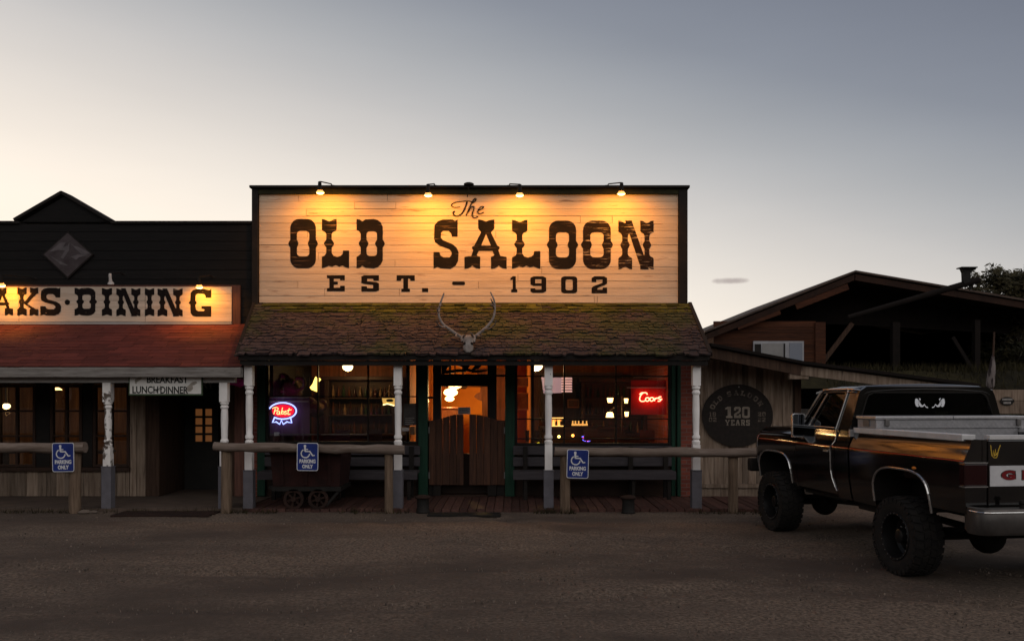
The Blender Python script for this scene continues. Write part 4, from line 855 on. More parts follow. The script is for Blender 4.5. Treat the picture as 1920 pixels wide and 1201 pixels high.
for s in (1, -1):
    flank(bed, tsb, prof_bed, zsb, zb_bed, s); flank(fend, tsf, prof_fen, zsf, zb_fen, s, nose)
    flank(cabb, [CABR, 1.1, 1.2, 1.29], prof_cab, zsb, lambda t: .64, s)
    d = MB(); flank(d, [1.30, 1.34, 1.39, 1.6, 1.9, 2.2, 2.29], prof_cab, zsb, lambda t: .68, s); d.box(1.31, 2.28, s*.80 if s > 0 else s*.86, s*.86 if s > 0 else s*.80, .70, 1.42)
    door[s] = tb(d, 'door', m_paint, smooth=40, recalc=False)
    h = MB(); h.box(1.42, 1.54, s*.985, s*1.005, 1.165, 1.19); tb(h, 'handle', m_chrome, door[s], bevel=.004)
    # inner bed wall and end faces
    bed.box(TAIL, BED, s*.80, s*.82, 1.0, 1.43)
    for t in (TAIL, BED): bed.poly([[(s*prof_bed(z), z) for z in [.76]+[z for z in zsb if z > .76]]+[(s*.765, 1.43), (s*.765, .76)]], lambda u, v, dd, t=t: Vector((t, u, v)))
    fend.poly([[(s*(prof_fen(z)-.10), z) for z in [.78]+[z for z in zsf if z > .78]]+[(0, 1.40), (0, .78)]], lambda u, v, dd: Vector((NOSE, u, v)))
bed.box(TAIL+.05, BED, -.80, .80, .98, 1.0); bed.box(BED-.02, BED-.001, -.80, .80, 1.0, 1.42)
cabb.box(CABR+.005, CABR+.03, -.92, .92, .66, 1.43); cabb.box(CABR, 2.3, -.88, .88, .64, .70)
tb(bed, 'bed', m_paint, smooth=30, recalc=False); tb(fend, 'front_fender', m_paint, smooth=40, recalc=False)
# hood
b = MB(); n, m = 10, 12; vs = []
for i in range(n+1):
    t = 2.12+(NOSE-2.12)*i/n
    for j in range(m+1):
        y = -.725+1.45*j/m; vs.append((t-(.03*(y/.7)**2 if i == n else 0), y, 1.402+.03*(1-(y/.725)**2)-.03*max(0, (t-3.4)/.28)**2))
b.add(vs, [(i*(m+1)+j, (i+1)*(m+1)+j, (i+1)*(m+1)+j+1, i*(m+1)+j+1) for i in range(n) for j in range(m)])
tb(b, 'hood', m_paint, smooth=60)
b = MB(); b.box(NOSE+.002, NOSE+.04, -.80, .80, 1.0, 1.33); tb(b, 'grille', m_chrome)
b = MB(); b.box(NOSE+.05, NOSE+.2, -.98, .98, .74, .93); tb(b, 'front_bumper', m_under, bevel=.03)
# greenhouse
def side(t, z, s): return Vector((t, s*(.965-.15*(z-1.43)/.47), z))
for s in (1, -1):
    out = [(1.0,1.43),(2.26,1.43),(2.22,1.47),(1.93,1.86),(1.88,1.90),(1.80,1.915),(1.11,1.915),(1.05,1.89),(1.025,1.84)]
    hole = [(1.345,1.465),(1.95,1.465),(2.135,1.465),(1.87,1.845),(1.80,1.865),(1.36,1.865),(1.32,1.84)]
    cabb.poly([out, hole], lambda u, v, d, s=s: side(u, v, s)+Vector((0, -s*d, 0)), .05)
    g = MB(); g.poly([[(1.325,1.455),(2.15,1.455),(1.88,1.855),(1.80,1.87),(1.36,1.87),(1.31,1.845)]], lambda u, v, d: side(u, v, s)+Vector((0, -s*(.02+d), 0)), .004); gw = tb(g, 'side_window', m_autoglass)
    g = MB(); g.tube([side(1.985,1.46,s), side(1.755,1.86,s)], .011, 6); tb(g, 'divider', m_chrome, gw)
    g = MB(); g.tube([side(1.34,1.458,s)+Vector((0,s*.01,0)), side(2.18,1.458,s)+Vector((0,s*.01,0))], .008, 6)
    tb(g, 'belt_molding', m_chrome)
    g = MB()
    pts = [Vector((2.20,s*.965,1.445)), side(1.915,1.862,s), side(1.87,1.892,s), side(1.80,1.902,s), side(1.32,1.902,s), side(1.275,1.89,s), side(1.265,1.86,s), side(1.29,1.44,s)]
    pts = [p+Vector((0,s*.008,0)) for p in pts]+[Vector((1.295+k, s*(prof_cab(z)+.006), z)) for k, z in ((.005,1.38),(.02,1.30),(.05,1.26),(.085,1.235),(.097,1.20),(.097,1.05),(.097,.95),(.08,.86),(.035,.76),(.0,.72))]
    g.tube(pts, .008, 6); tb(g, 'door_molding', m_chrome, door[s])
prf = [(-.84,1.87),(-.82,1.90),(-.785,1.925),(-.70,1.945),(-.4,1.962),(0,1.97),(.4,1.962),(.70,1.945),(.785,1.925),(.82,1.90),(.84,1.87)]
b = MB(); vs = []; ts = [(1.015,.06,.96),(1.04,.02,.985),(1.10,0,1),(1.22,0,1),(1.6,-.003,1),(1.84,.008,1),(1.90,.022,.985),(1.955,.045,.95)]
for t, dz_, k in ts: vs += [(t, y*k, z-dz_) for y, z in prf]
n = len(prf); b.add(vs, [(i*n+j, (i+1)*n+j, (i+1)*n+j+1, i*n+j+1) for i in range(len(ts)-1) for j in range(n-1)])
tb(b, 'roof', M('black roof paint', (.02,.019,.02), rough=.4, coat=.8), smooth=50)
for s in (1,-1): b = MB(); b.tube([(1.02,s*.82,1.895),(1.13,s*.835,1.906),(1.25,s*.837,1.908),(1.85,s*.835,1.905),(1.945,s*.80,1.868)], .010, 6); tb(b, 'drip_rail', m_chrome)
b = MB(); vs = [(1.93,-.80,1.885),(1.93,.80,1.885),(2.03,.84,1.855),(2.03,-.84,1.855)]; b.add(vs+[(p[0],p[1],p[2]+.02) for p in vs], [(0,1,2,3),(7,6,5,4),(0,4,5,1),(1,5,6,2),(2,6,7,3),(3,7,4,0)]); tb(b, 'sun_visor', M('grey visor', (.35,.34,.33), rough=.4))
# rear wall of the cab with its big window, and the windscreen
rear = lambda u, v, d: Vector((1.005+.025*(v-1.43)+d, u, v))
rw = lambda k, z0, z1, r: [(.96*k,z0),(.845*k,z1-r),(.82*k,z1-r*.45),(.745*k,z1),(-.745*k,z1),(-.82*k,z1-r*.45),(-.845*k,z1-r),(-.96*k,z0)]
cabb.poly([rw(1,1.43,1.935,.10), list(reversed(rw(.88,1.49,1.865,.07)))], rear, .05)
cab = tb(cabb, 'cab', m_paint, smooth=30, recalc=True)
b = MB(); b.poly([rw(.89,1.485,1.87,.07)], lambda u, v, d: rear(u, v, d+.012), .005); bw = tb(b, 'rear_window', m_autoglass)
b = MB(); L = rw(.885,1.488,1.868,.07); b.tube([rear(u, v, -.002) for u, v in L+L[:1]], .010, 6); tb(b, 'seal', m_under, bw)
b = MB(); wr = lambda u, v, d: rear(u, v, .008-d); u0 = .0
for s in (1, -1):
    o = lambda L: [(-.035+s*(.025+p[0]*.0062), 1.69+p[1]*.0062) for p in L]
    for L in ([(0,0),(4,1),(7,5),(10,2),(14,2),(17,4),(19,8),(20,12),(18,14),(15,9),(12,5),(9,6),(7,8),(4,3),(0,2)], [(15,10),(18,14),(22,18),(25,17),(26,10),(24,4),(21,2),(18,3),(20,8)], [(16,13),(18,19),(14,17)]): b.poly([o(L)], lambda u, v, d: wr(u, v, d+.0005), .001)
tb(b, 'sticker', M('white window sticker', (.62,.62,.64), rough=.6), bw)
b = MB(); b.poly([[(-.12,1.575),(-.28,1.575),(-.28,1.655),(-.12,1.655)]], lambda u, v, d: rear(u, v, .03+d), .002); tb(b, 'paper', M('olive paper', (.15,.14,.075), rough=.9), bw)
b = MB(); b.poly([[(.90,1.46),(-.90,1.46),(-.77,1.885),(.77,1.885)]], lambda u, v, d: Vector((2.20-.66*(v-1.43)+d, u, v)), .005); tb(b, 'windscreen', m_autoglass)
for s in (1,-1): b = MB(); b.beam((2.235,s*.94,1.42), (1.915,s*.80,1.885), .05, .05); tb(b, 'pillar', m_paint)
# cabin
b = MB(); b.box(1.22, 1.40, -.78, .78, .95, 1.62); b.box(1.40, 1.80, -.78, .78, .90, 1.12); tb(b, 'seat', m_seat, bevel=.05)
b = MB(); b.box(2.05, 2.2, -.86, .86, 1.1, 1.43); tb(b, 'dashboard', m_seat, bevel=.03)
b = MB(); cx_, cz_ = Vector((1.86,.42,1.40)), 0
b.tube([cx_+Vector((.10*math.cos(a)*.5, .19*math.sin(a), .19*math.cos(a)*.85)) for a in [k*.3142 for k in range(21)]], .012, 6); b.tube([cx_, (2.1,.42,1.3)], .02, 6); tb(b, 'steering_wheel', m_under)
# rails, stripe, arch trims, wheel wells
for s in (1, -1):
    b = MB(); b.box(TAIL+.10, BED, s*.80, s*.935, 1.412, 1.472); tb(b, 'bed_rail', m_rail, bevel=.006)
    b = MB()
    for ts, pf in (([TAIL+.01]+[TAIL+k*.2 for k in range(1,10)]+[BED], prof_bed), ([CABR, 1.29], prof_cab), ([1.305,1.8,2.285], prof_cab), ([2.305,2.6,3.0,3.4,3.6], prof_fen)):
        ts = [t for t in ts if ts[0] <= t <= ts[-1]]; b.tube([(t, s*(pf(1.236)-nose(t, 0)-.001), 1.236) for t in ts], [.005]*len(ts), 6)
    tb(b, 'pin_stripe', m_stripe)
    for t0, pf in ((0, prof_bed), (AX, prof_fen)):
        b = MB(); tt = [t for t in ats(t0) if abs(t-t0) <= .5]; b.tube([(t0+.502, s*(pf(.62)+.0), .64)]*0+[(t, s*(pf(arch(t, t0) or .70)-nose(t, 0)+.004), arch(t, t0) or .70) for t in tt], .013, 6)
        tb(b, 'wheel_arch_trim', m_chrome)
        b = MB(); vs = []
        for t in tt: z = (arch(t, t0) or .70)+.004; vs += [(t, s*(pf(z)-.004), z), (t, s*.52, z)]
        b.add(vs, [(2*i, 2*i+1, 2*i+3, 2*i+2) for i in range(len(tt)-1)]); b.box(t0-.5, t0+.5, s*.50, s*.519, .72, 1.08); tb(b, 'wheel_well', m_under)
# rear: lamps, tailgate, bumper
for s in (1, -1):
    b = MB(); b.box(TAIL-.022, TAIL+.06, s*.77, s*.993, 1.015, 1.215); tl = tb(b, 'tail_light', m_tail, bevel=.01)
    b = MB(); b.box(TAIL-.028, TAIL+.05, s*.77, s*.997, 1.217, 1.228); tb(b, 'bezel', m_chrome, tl); b = MB(); b.box(TAIL-.028, TAIL+.05, s*.77, s*.997, 1.002, 1.013); tb(b, 'bezel', m_chrome, tl)
b = MB(); b.box(TAIL-.012, TAIL+.045, -.755, .755, .80, 1.43); tg = tb(b, 'tailgate', m_paint, bevel=.012)
b = MB(); b.box(TAIL-.02, TAIL-.0125, -.745, .745, 1.01, 1.195); tb(b, 'panel', M('white tailgate panel', (.50,.48,.48), (.44,.42,.42), scale=12, rough=.5), tg)
b = MB(); b.box(TAIL-.02, TAIL+.05, -.75, .75, 1.4305, 1.472); tb(b, 'cap', m_rail, tg, bevel=.004)
for ch, y in (('G', .565), ('M', .36), ('C', .155)):
    o = text(ch, .105, (TAIL-.0205, y, 1.105), m_bump, tg, 'letter', xs=1.75, bold=.011, rot=(R(90),0,R(-90)), ext=.001)
    o = text(ch, .105, (TAIL-.0225, y, 1.105), m_red, tg, 'letter', xs=1.75, bold=.006, rot=(R(90),0,R(-90)), ext=.001)
b = MB(); hk = lambda L: [Vector((TAIL-.0135-.0002*i, .735-p[0]*.0052, 1.33-p[1]*.0052)) for i, p in enumerate(L)]
for k, L in enumerate(([(0,-10),(1,0),(2,8),(6,12),(11,12),(13,6),(14,0),(18,-10)], [(4,8),(5,-1),(7,8)], [(7.5,8),(9,-3),(10.5,7)], [(6,9),(10,7),(13,4)])): b.tube(hk(L), .0035, 5)
tb(b, 'hand_decal', M('yellow decal', (.60,.38,.05), rough=.6), tg)
b = MB(); n = 12; vs = []; ys = [-.985,-.98,-.955,-.91]+[-.6,-.3,0,.3,.6]+[.91,.955,.98,.985]; xs = [-1.10,-1.21,-1.26,-1.28]+[-1.285]*5+[-1.28,-1.26,-1.21,-1.10]
for x, y in zip(xs, ys): vs += [(x+.02,y,.60),(x,y,.63),(x,y,.80),(x+.02,y*.995,.83),(x+.16,y*.93,.83),(x+.16,y*.93,.62)]
m = len(xs); b.add(vs, [(i*6+j, i*6+(j+1) % 6, (i+1)*6+(j+1) % 6, (i+1)*6+j) for i in range(m-1) for j in range(6)]+[tuple(range(6)), tuple(range((m-1)*6, m*6))])
rbp = tb(b, 'rear_bumper', m_bump, smooth=40); b = MB(); b.tube([(x-.001, y, .803) for x, y in zip(xs, ys)], .007, 6); tb(b, 'edge_highlight', m_chrome, rbp)  # bright strip added as the highlight along the bumper's top edge
b = MB(); b.lathe((-1.2,.55,.83), [(.02,0),(.018,.03),(.028,.045),(.02,.07)], 12); tb(b, 'tow_ball', m_under)
# running gear
b = MB()
for s in (1,-1):
    b.beam((-1.1,s*.45,.72), (3.6,s*.45,.72), .08, .16)
    for t0 in (0, AX): b.tube([(t0-.6,s*.52,.62),(t0-.3,s*.52,.50),(t0,s*.52,.46),(t0+.3,s*.52,.50),(t0+.6,s*.52,.62)], .03, 6); b.tube([(t0+.12,s*.5,.42),(t0+.2,s*.5,.8)], .03, 8)
for t in (-.9,.9,1.9,3.4): b.beam((t,-.45,.70), (t,.45,.70), .1, .1)
b.box(.5, 1.0, .46, .85, .55, .78); b.box(1.3, 2.0, -.3, .3, .44, .72); b.tube([(1.6,.1,.5),(.15,0,.42)], .04, 8); b.tube([(1.9,.25,.48),(AX-.15,.25,.42)], .035, 8); b.tube([(1.2,-.5,.58),(-.3,-.62,.60),(-1.15,-.65,.58)], .04, 8); b.box(1.25, 2.3, -.85, .85, .60, .65)
tb(b, 'chassis', m_under)
for t0, y in ((0, 0), (AX, .25)):
    b = MB(); b.tube([(t0,-.78,.40),(t0,.78,.40)], .05, 10); b.ball((t0, y, .39), (.19,.17,.19), 16, 10); tb(b, 'axle', m_under, smooth=40)
def wheel(t0, s, first=None):
    w = bpy.data.objects.new('wheel', None); COL.objects.link(w); w.parent = TR; w.location = (t0, s*.89, .40); w.rotation_euler = (0, 0, 0 if s > 0 else math.pi)
    if first is not None:
        for ch in first.children: c = ch.copy(); COL.objects.link(c); c.parent = w
        return w
    b = MB(); pr_ = [(.225,-.13),(.30,-.148),(.355,-.15),(.388,-.135),(.396,-.08),(.397,0),(.396,.08),(.388,.135),(.355,.15),(.30,.148),(.245,.13),(.235,.10)]
    b.lathe((0,0,0), pr_, 56, 'y', cap=False)
    for k in range(30):      # tread blocks
        for row, (y0, y1, off) in enumerate(((-.148,-.075,0),(-.065,-.005,.5),(.005,.065,0),(.075,.148,.5))):
            a = 2*math.pi*(k+off)/30; sk = .05 if row in (0,2) else -.05; vs = []
            for yy, da in ((y0,-.068),(y0,.068),(y1,.068+sk),(y1,-.068+sk)):
                for r in (.385,.408 if abs(yy) < .14 else .398): vs.append((r*math.cos(a+da), yy, r*math.sin(a+da)))
            b.add(vs, [(1,3,5,7),(0,2,3,1),(2,4,5,3),(4,6,7,5),(6,0,1,7)])
    for k in range(30):
        a = 2*math.pi*k/30; vs = []
        for r, da in ((.345,-.06),(.345,.06),(.388,.06),(.388,-.06)):
            for yy in (.146,.156): vs.append((r*math.cos(a+da), yy, r*math.sin(a+da)))
        b.add(vs, [(1,3,5,7),(0,2,3,1),(2,4,5,3),(4,6,7,5),(6,0,1,7)])
    tb(b, 'tyre', m_rubber, w, smooth=30)
    b = MB(); b.lathe((0,0,0), [(.246,.132),(.240,.140),(.222,.136),(.214,.10),(.205,.0),(.17,-.02),(.12,.0),(.085,.03),(.07,.09),(.045,.10),(.0,.10)], 40, 'y', cap=False)
    b.lathe((0,0,0), [(.235,-.12),(.205,0)], 40, 'y', cap=False); b.mi = 1
    for k in range(24): a = 2*math.pi*k/24; b.ball((.231*math.cos(a), .142, .231*math.sin(a)), (.0055,.005,.0055), 6, 4)
    for k in range(6): a = 2*math.pi*k/6; b.ball((.10*math.cos(a), .025, .10*math.sin(a)), (.012,.015,.012), 6, 4)
    tb(b, 'rim', [M('black wheel steel', (.012,.011,.011), rough=.35, metal=.3), m_grey], w, smooth=35); return w
w0 = wheel(0, 1); wheel(0, -1, w0); wheel(AX, 1, w0); wheel(AX, -1, w0)
# mirrors
for s in (1, -1):
    b = MB(); o = Vector((2.13, s*1.02, 1.31)); L = rr(-.085,.085,0,.30,.03,3)
    b.poly([L], lambda u, v, d: o+Vector((d, u, v)), .04); mr = tb(b, 'mirror', m_chrome, bevel=.006)
    b = MB(); b.poly([rr(-.074,.074,.011,.289,.024,3)], lambda u, v, d: o+Vector((-.003-d, u, v)), .002); tb(b, 'mirror_glass', M('mirror face', (.10,.105,.115), rough=.03, metal=1), mr)
    b = MB(); b.tube([(2.16,s*.94,1.31),(2.16,s*.99,1.36),(2.16,s*1.02,1.45)], [.04,.03,.016], 8); tb(b, 'mirror_arm', m_chrome, mr)
b = MB(); b.box(0.97, .998, -.972, .972, 1.37, 1.45); tb(b, 'cab_belt', m_alu)
b = MB(); b.ball((-.27, prof_bed(1.1)+.002, 1.115), (.035,.014,.016), 10, 6); tb(b, 'marker_lamp', M('amber marker', (.55,.17,.02), rough=.3))
b = MB(); b.box(2.34, 2.47, .944, .962, 1.275, 1.325); tb(b, 'fender_badge', M('red silver badge', (.45,.10,.08), (.5,.48,.46), scale=30, rough=.35))
# toolbox across the bed
def T2W(p): return TR.matrix_world @ Vector(p)
bpy.context.view_layer.update()
tbx = thing('truck_toolbox', 'diamond plate toolbox lying across the bed of the black pickup', 'toolbox', T2W((.745,0,1.474)), rz=TR.rotation_euler.z); tbx['_local'] = 1
m_dia = M('tread plate', (.30,.285,.29), (.24,.23,.235), scale=18, rough=.55, metal=.4); N_, L_ = m_dia.node_tree.nodes, m_dia.node_tree.links
t_ = N_.new('ShaderNodeTexCoord'); mp_ = N_.new('ShaderNodeMapping'); mp_.inputs['Rotation'].default_value = (0, R(45), 0); mp_.inputs['Scale'].default_value = (26,26,26); L_.new(t_.outputs['Object'], mp_.inputs[0])
mp_.inputs['Rotation'].default_value = (R(45), 0, 0); ck = N_.new('ShaderNodeTexVoronoi'); ck.inputs['Scale'].default_value = 1.0; ck.inputs['Randomness'].default_value = .15; L_.new(mp_.outputs[0], ck.inputs[0])
bn_ = N_.new('ShaderNodeBump'); bn_.inputs['Strength'].default_value = .22; bn_.inputs['Distance'].default_value = .012; L_.new(ck.outputs['Distance'], bn_.inputs['Height']); L_.new(bn_.outputs[0], N_['Principled BSDF'].inputs['Normal'])
b = MB(); b.box(-.19, .19, -.95, .90, .0, .095); b.box(-.18, .19, -.79, .79, -.30, -.002); tb(b, 'body', m_dia, tbx, bevel=.004)
b = MB(); b.box(-.205, .2, -.965, -.003, .097, .133); b.box(-.205, .2, .003, .915, .097, .133); tb(b, 'lid', m_alu, tbx, bevel=.008)
for y in (.78, -.78): b = MB(); b.box(-.215, -.19, y-.025, y+.025, .025, .10); tb(b, 'latch', m_grey, tbx, bevel=.006)
b = MB(); b.box(-.06,.06,.9005,.91,.02,.09); tb(b, 'latch', m_grey, tbx)
# ------------------------------------------------------------------ hitching rails and parking signs
def rail(label, p0, p1, yt0, yt1, dia, posts, yr=YR):
    x0, x1 = X(p0, yr), X(p1, yr); t = thing('hitching_rail', label, 'rail', ((x0+x1)/2, yr, 0), 'log hitching rails along the porch')
    b = MB(); n = 14; r = dia/2*yr/F; pts = []; rs_ = []
    for k in range(n+1):
        f = k/n; q_ = P(p0+(p1-p0)*f, yt0+(yt1-yt0)*f+dia/2, yr); q_ += Vector((0, rnd(-.012,.012), rnd(-.009,.009))); pts.append(q_); rs_.append(r*rnd(.86,1.10))
    b.tint = .7; b.tube(pts, rs_, 14); b.build('log', m_logwood, t, smooth=50)
    for pc, w, top in posts:
        b = MB(); x = X(pc, yr); h = w/2*yr/F; yy = yr+.06
        b.lathe((x, yy, 0), [(h*1.02,-.1),(h*1.03,.2),(h*.98,.6),(h*1.0,Z(top, yr)-.01),(h*.9,Z(top, yr))], 14); b.build('post', m_postwood, t, smooth=45)
rail('log hitching rail before the eating house windows with one post beside a parking sign', -330, 160, 829, 829, 20, [(137,21,846),(-210,21,846)])
rail('log hitching rail between the eating house doorway and the batwing doors, on two posts', 402, 758, 828, 834.5, 17.5, [(422.5,20,843),(728,16,850)])
rail('log hitching rail running from the right window to the truck, split along its top', 1040, 1470, 837.5, 839.5, 18, [(1060,19,852),(1376.5,18,854)])
def psign(px0, px1, py0, py1, label, yy, tilt=0):
    cx_ = (px0+px1)/2; o = P(cx_, py1, yy); t = thing('parking_sign', label, 'sign', o, 'blue wheelchair parking signs'); t.rotation_euler = (0, tilt, 0)
    w, h = (px1-px0)*yy/F, (py1-py0)*yy/F
    f = lambda u, v, d: o+Vector((u-w/2, -d, v)); b = MB(); b.poly([rr(0,w,0,h,.032,4)], f, .004); pl_ = b.build('plate', m_signwhite, t)
    b = MB(); b.poly([rr(.010,w-.010,.010,h-.010,.025,4)], lambda u, v, d: f(u, v, d+.0045), .001); b.build('blue_field', m_blue, t)
    b = MB(); g = lambda u, v, d=0: f(w*u, h*v, .0062+d)
    k = w
    def st(L, wd, dd):
        ps = [Vector((p[0]*w, p[1]*h, 0)) for p in L]; vs = []
        for i, p in enumerate(ps):
            d = (ps[min(i+1, len(ps)-1)]-ps[max(i-1, 0)]).normalized(); q_ = Vector((-d.y, d.x, 0))*wd*k/2; vs += [f(p.x+q_.x, p.y+q_.y, dd+.0001*i), f(p.x-q_.x, p.y-q_.y, dd+.0001*i)]
        b.add(vs, [(2*i+1, 2*i, 2*i+2, 2*i+3) for i in range(len(ps)-1)])
    b.poly([[(w*.375+.060*w*math.cos(j*.5236), h*.885+.060*w*math.sin(j*.5236)) for j in range(12)]], lambda u, v, d: f(u, v, d+.0062))
    st([(.375,.86),(.385,.70)], .085, .0064); st([(.39,.765),(.52,.765)], .045, .0072); st([(.375,.695),(.62,.695)], .06, .008); st([(.60,.70),(.75,.535)], .06, .0088); st([(.735,.54),(.84,.56)], .05, .0096)
    st([(.305,.755),(.235,.70),(.20,.63),(.215,.56),(.27,.505),(.36,.475),(.46,.475),(.54,.51),(.59,.57),(.60,.61)], .055, .0104); b.build('wheelchair_symbol', m_signwhite, t, recalc=False)
    text('PARKING', h*.178, f(w/2, h*.335, .0065), m_signwhite, t, xs=w*.80/(h*.178*4.42), bold=.0035); text('ONLY', h*.178, f(w/2, h*.15, .0065), m_signwhite, t, xs=w*.80/(h*.178*4.42), bold=.0035)
    b = MB()
    for u, v in ((.1,.93),(.9,.93),(.9,.09)): b.ball(f(w*u, h*v, .006), (.005,.003,.005), 6, 4)
    b.build('bolt', m_grey, t)
psign(98.5, 139.5, 829.5, 884, 'blue wheelchair parking sign on the rail post in front of the eating house windows', 13.26, R(-.8))
psign(556.5, 596.5, 829.5, 882, 'blue wheelchair parking sign hung on the rail in front of the rusty cart', 13.235, R(.6))
psign(1062, 1103, 842, 896, 'blue wheelchair parking sign on the rail post right of the batwing doors', 13.26, R(1.5))
# ------------------------------------------------------------------ benches, cart, cans, mats
def bench(px0, px1, label, legs):
    yb_ = 14.95; x0, x1 = X(px0, yb_), X(px1, yb_); t = thing('bench', label, 'bench', ((x0+x1)/2, yb_, .05), 'grey slat benches under the windows')
    b = MB(); b.box(x0, x1, yb_-.27, yb_+.12, .50, .54); b.box(x0, x1, yb_-.30, yb_-.272, .40, .535); b.build('seat', m_bench, t, bevel=.006)
    for z0, z1 in ((.60,.76),(.80,.96)):
        b = MB(); b.box(x0, x1, yb_+.13, yb_+.16, z0, z1); b.build('backrest', m_bench, t, bevel=.005)
    for l in legs:
        b = MB(); x = X(l, yb_); b.box(x-.04, x+.04, yb_+.085, yb_+.128, .05, .95); b.box(x-.03, x+.03, yb_-.26, yb_-.18, .05, .495); b.build('leg', m_trim, t)
bench(492, 786, 'grey slat bench behind the rusty cart under the left saloon window', (520, 640, 770))
bench(962, 1262, 'long grey slat bench under the right saloon window', (985, 1184, 1250))
ct = thing('ore_cart', 'rusty mine ore cart on small spoked wheels behind the rail, used as decoration', 'cart', (X(573, 13.9), 13.9, .05))
b = MB(); yc0, yc1 = 13.55, 14.35; f0 = lambda p: X(p, yc0)
b.add([(f0(512),yc0,.40),(f0(636),yc0,.40),(f0(636),yc1,.40),(f0(512),yc1,.40),(f0(508),yc0-.05,.96),(f0(641),yc0-.05,.96),(f0(641),yc1+.05,.96),(f0(508),yc1+.05,.96)], [(0,3,2,1),(0,1,5,4),(1,2,6,5),(2,3,7,6),(3,0,4,7)])
for z, p in ((.955,0),): b.box(f0(507), f0(642), yc0-.07, yc0-.052, .93, .985); b.box(f0(507), f0(642), yc1+.052, yc1+.07, .93, .985)
for p in (530, 574, 618): b.beam((f0(p), yc0-.012, .42), (f0(p), yc0-.06, .93), .05, .012, up=(0,1,0))
b.build('body', M('dark red rusted sheet', (.026,.008,.0065), (.015,.006,.005), scale=5, rough=.9, bump=.3), ct)
b = MB(); b.box(f0(511), f0(640), yc0-.03, yc1, .33, .398); b.box(f0(497), f0(512), yc0+.2, yc0+.35, .34, .39); b.beam((f0(638), yc0+.02, .36), (f0(612), yc0, .10), .04, .04); b.build('frame', m_iron, ct)
for p, y in ((551,yc0),(597,yc0),(551,yc1),(597,yc1)):
    b = MB(); o = (X(p, yc0), y, .20); b.lathe(o, [(.115,-.03),(.16,-.03),(.165,-.0),(.16,.03),(.115,.03),(.115,-.03)], 28, 'y', cap=False)
    for k in range(6): a = k*math.pi/3+.3; b.beam((o[0]+.03*math.cos(a), y, .20+.03*math.sin(a)), (o[0]+.125*math.cos(a), y, .20+.125*math.sin(a)), .02, .03)
    b.lathe(o, [(.0,-.05),(.04,-.05),(.045,.0),(.04,.05),(0,.05)], 14, 'y', cap=False); b.build('wheel', m_rust, ct, smooth=40)
for px, yy, lb in ((793, 13.42, 'squat black iron ash can at the left foot of the batwing doors'), (1178, 13.38, 'squat black iron ash can between the right rail posts, before the long bench')):
    t = thing('ash_can', lb, 'ash can', (X(px, yy), yy, 0), 'black ash cans along the boardwalk'); x = X(px, yy)
    b = MB(); b.lathe((x, yy, 0), [(.11,0),(.112,.02),(.098,.04),(.095,.22),(.10,.235)], 18); b.build('drum', m_iron, t, smooth=40)
    b = MB(); b.lathe((x, yy, 0), [(.125,.235),(.128,.25),(.10,.27),(.03,.285)], 18); b.build('lid', m_rust, t, smooth=40)
def mat_(px0, px1, y0, y1, name, label, cat, m, slats):
    b = MB(); x0, x1 = X(px0, y0), X(px1, y0)
    for k in range(slats): b.box(x0+rnd(0,.03), x1-rnd(0,.05), y0+(y1-y0)*k/slats, y0+(y1-y0)*(k+.72)/slats, .002, .022+rnd(0,.006))
    n = int((x1-x0)/.18)
    for k in range(n): x = x0+.06+(x1-x0-.12)*k/(n-1); b.box(x, x+.02, y0+.01, y1-.02, .003, .018)
    tag(b.build(name, m), label, cat)
mat_(203, 392, 12.95, 13.5, 'entry_grate', 'dark slatted scraper grate on the ground before the eating house door', 'grate', m_rust, 9)
mat_(800, 942, 12.98, 13.34, 'rubber_mat', 'worn black slatted mat on the gravel in front of the batwing doors', 'mat', m_iron, 5)
b = MB()
for px, r, s in ((157,.07,1),(172,.05,2),(148,.045,3)):
    o = P(px, 0, 13.3); b.ball((o.x, 13.3+.03*s, r*.35), (r*1.5, r, r*.6), 9, 6)
    for v in b.v[-90:]: v += Vector((rnd(-.006,.006), rnd(-.006,.006), rnd(-.004,.004)))
tag(b.build('flat_stones', m_pebble), 'little heap of flat stones at the foot of the rail post', 'stones')
# ------------------------------------------------------------------ elk skull on the porch roof
sk = thing('elk_skull', 'weathered elk skull with tall curved antlers standing on the mossy porch roof', 'skull', P(878, 655, 13.52))
ya = 13.62
b = MB(); o = P(878, 640, ya)
secs = [(628,.035,.05),(632,.075,.07),(638,.085,.075),(645,.075,.07),(651,.085,.065),(656,.075,.05),(660,.04,.03)]
vs = []; n = 14
for py, w, d in secs:
    c = P(878, py, ya-.03-(py-628)*.004)
    for k in range(n): a = 2*math.pi*k/n; vs.append(c+Vector((w*math.cos(a)*(1-.18*(abs(math.sin(a))**3)), d*math.sin(a), 0)))
b.add(vs, [(i*n+k, i*n+(k+1) % n, (i+1)*n+(k+1) % n, (i+1)*n+k) for i in range(len(secs)-1) for k in range(n)]+[tuple(range(n)), tuple(range((len(secs)-1)*n, len(secs)*n))])
b.tube([P(869,640,ya-.06), P(866,634,ya-.03), P(868,628,ya)], [.03,.025,.012], 8); b.tube([P(887,640,ya-.06), P(890,634,ya-.03), P(888,628,ya)], [.03,.025,.012], 8)
b.build('skull', m_bone, sk, smooth=60)
b = MB()
for s in (-1, 1): b.ball(P(878+s*6.2, 644, ya-.125), (.030,.035,.030), 8, 6)
b.ball(P(878, 651, ya-.155), (.040,.024,.020), 8, 6); b.build('eye_socket', m_frame, sk)
g = lambda L, y0, y1: [P(810+p[0]/9.236, 540+p[1]/9.236, y0+(y1-y0)*i/(len(L)-1)) for i, p in enumerate(L)]
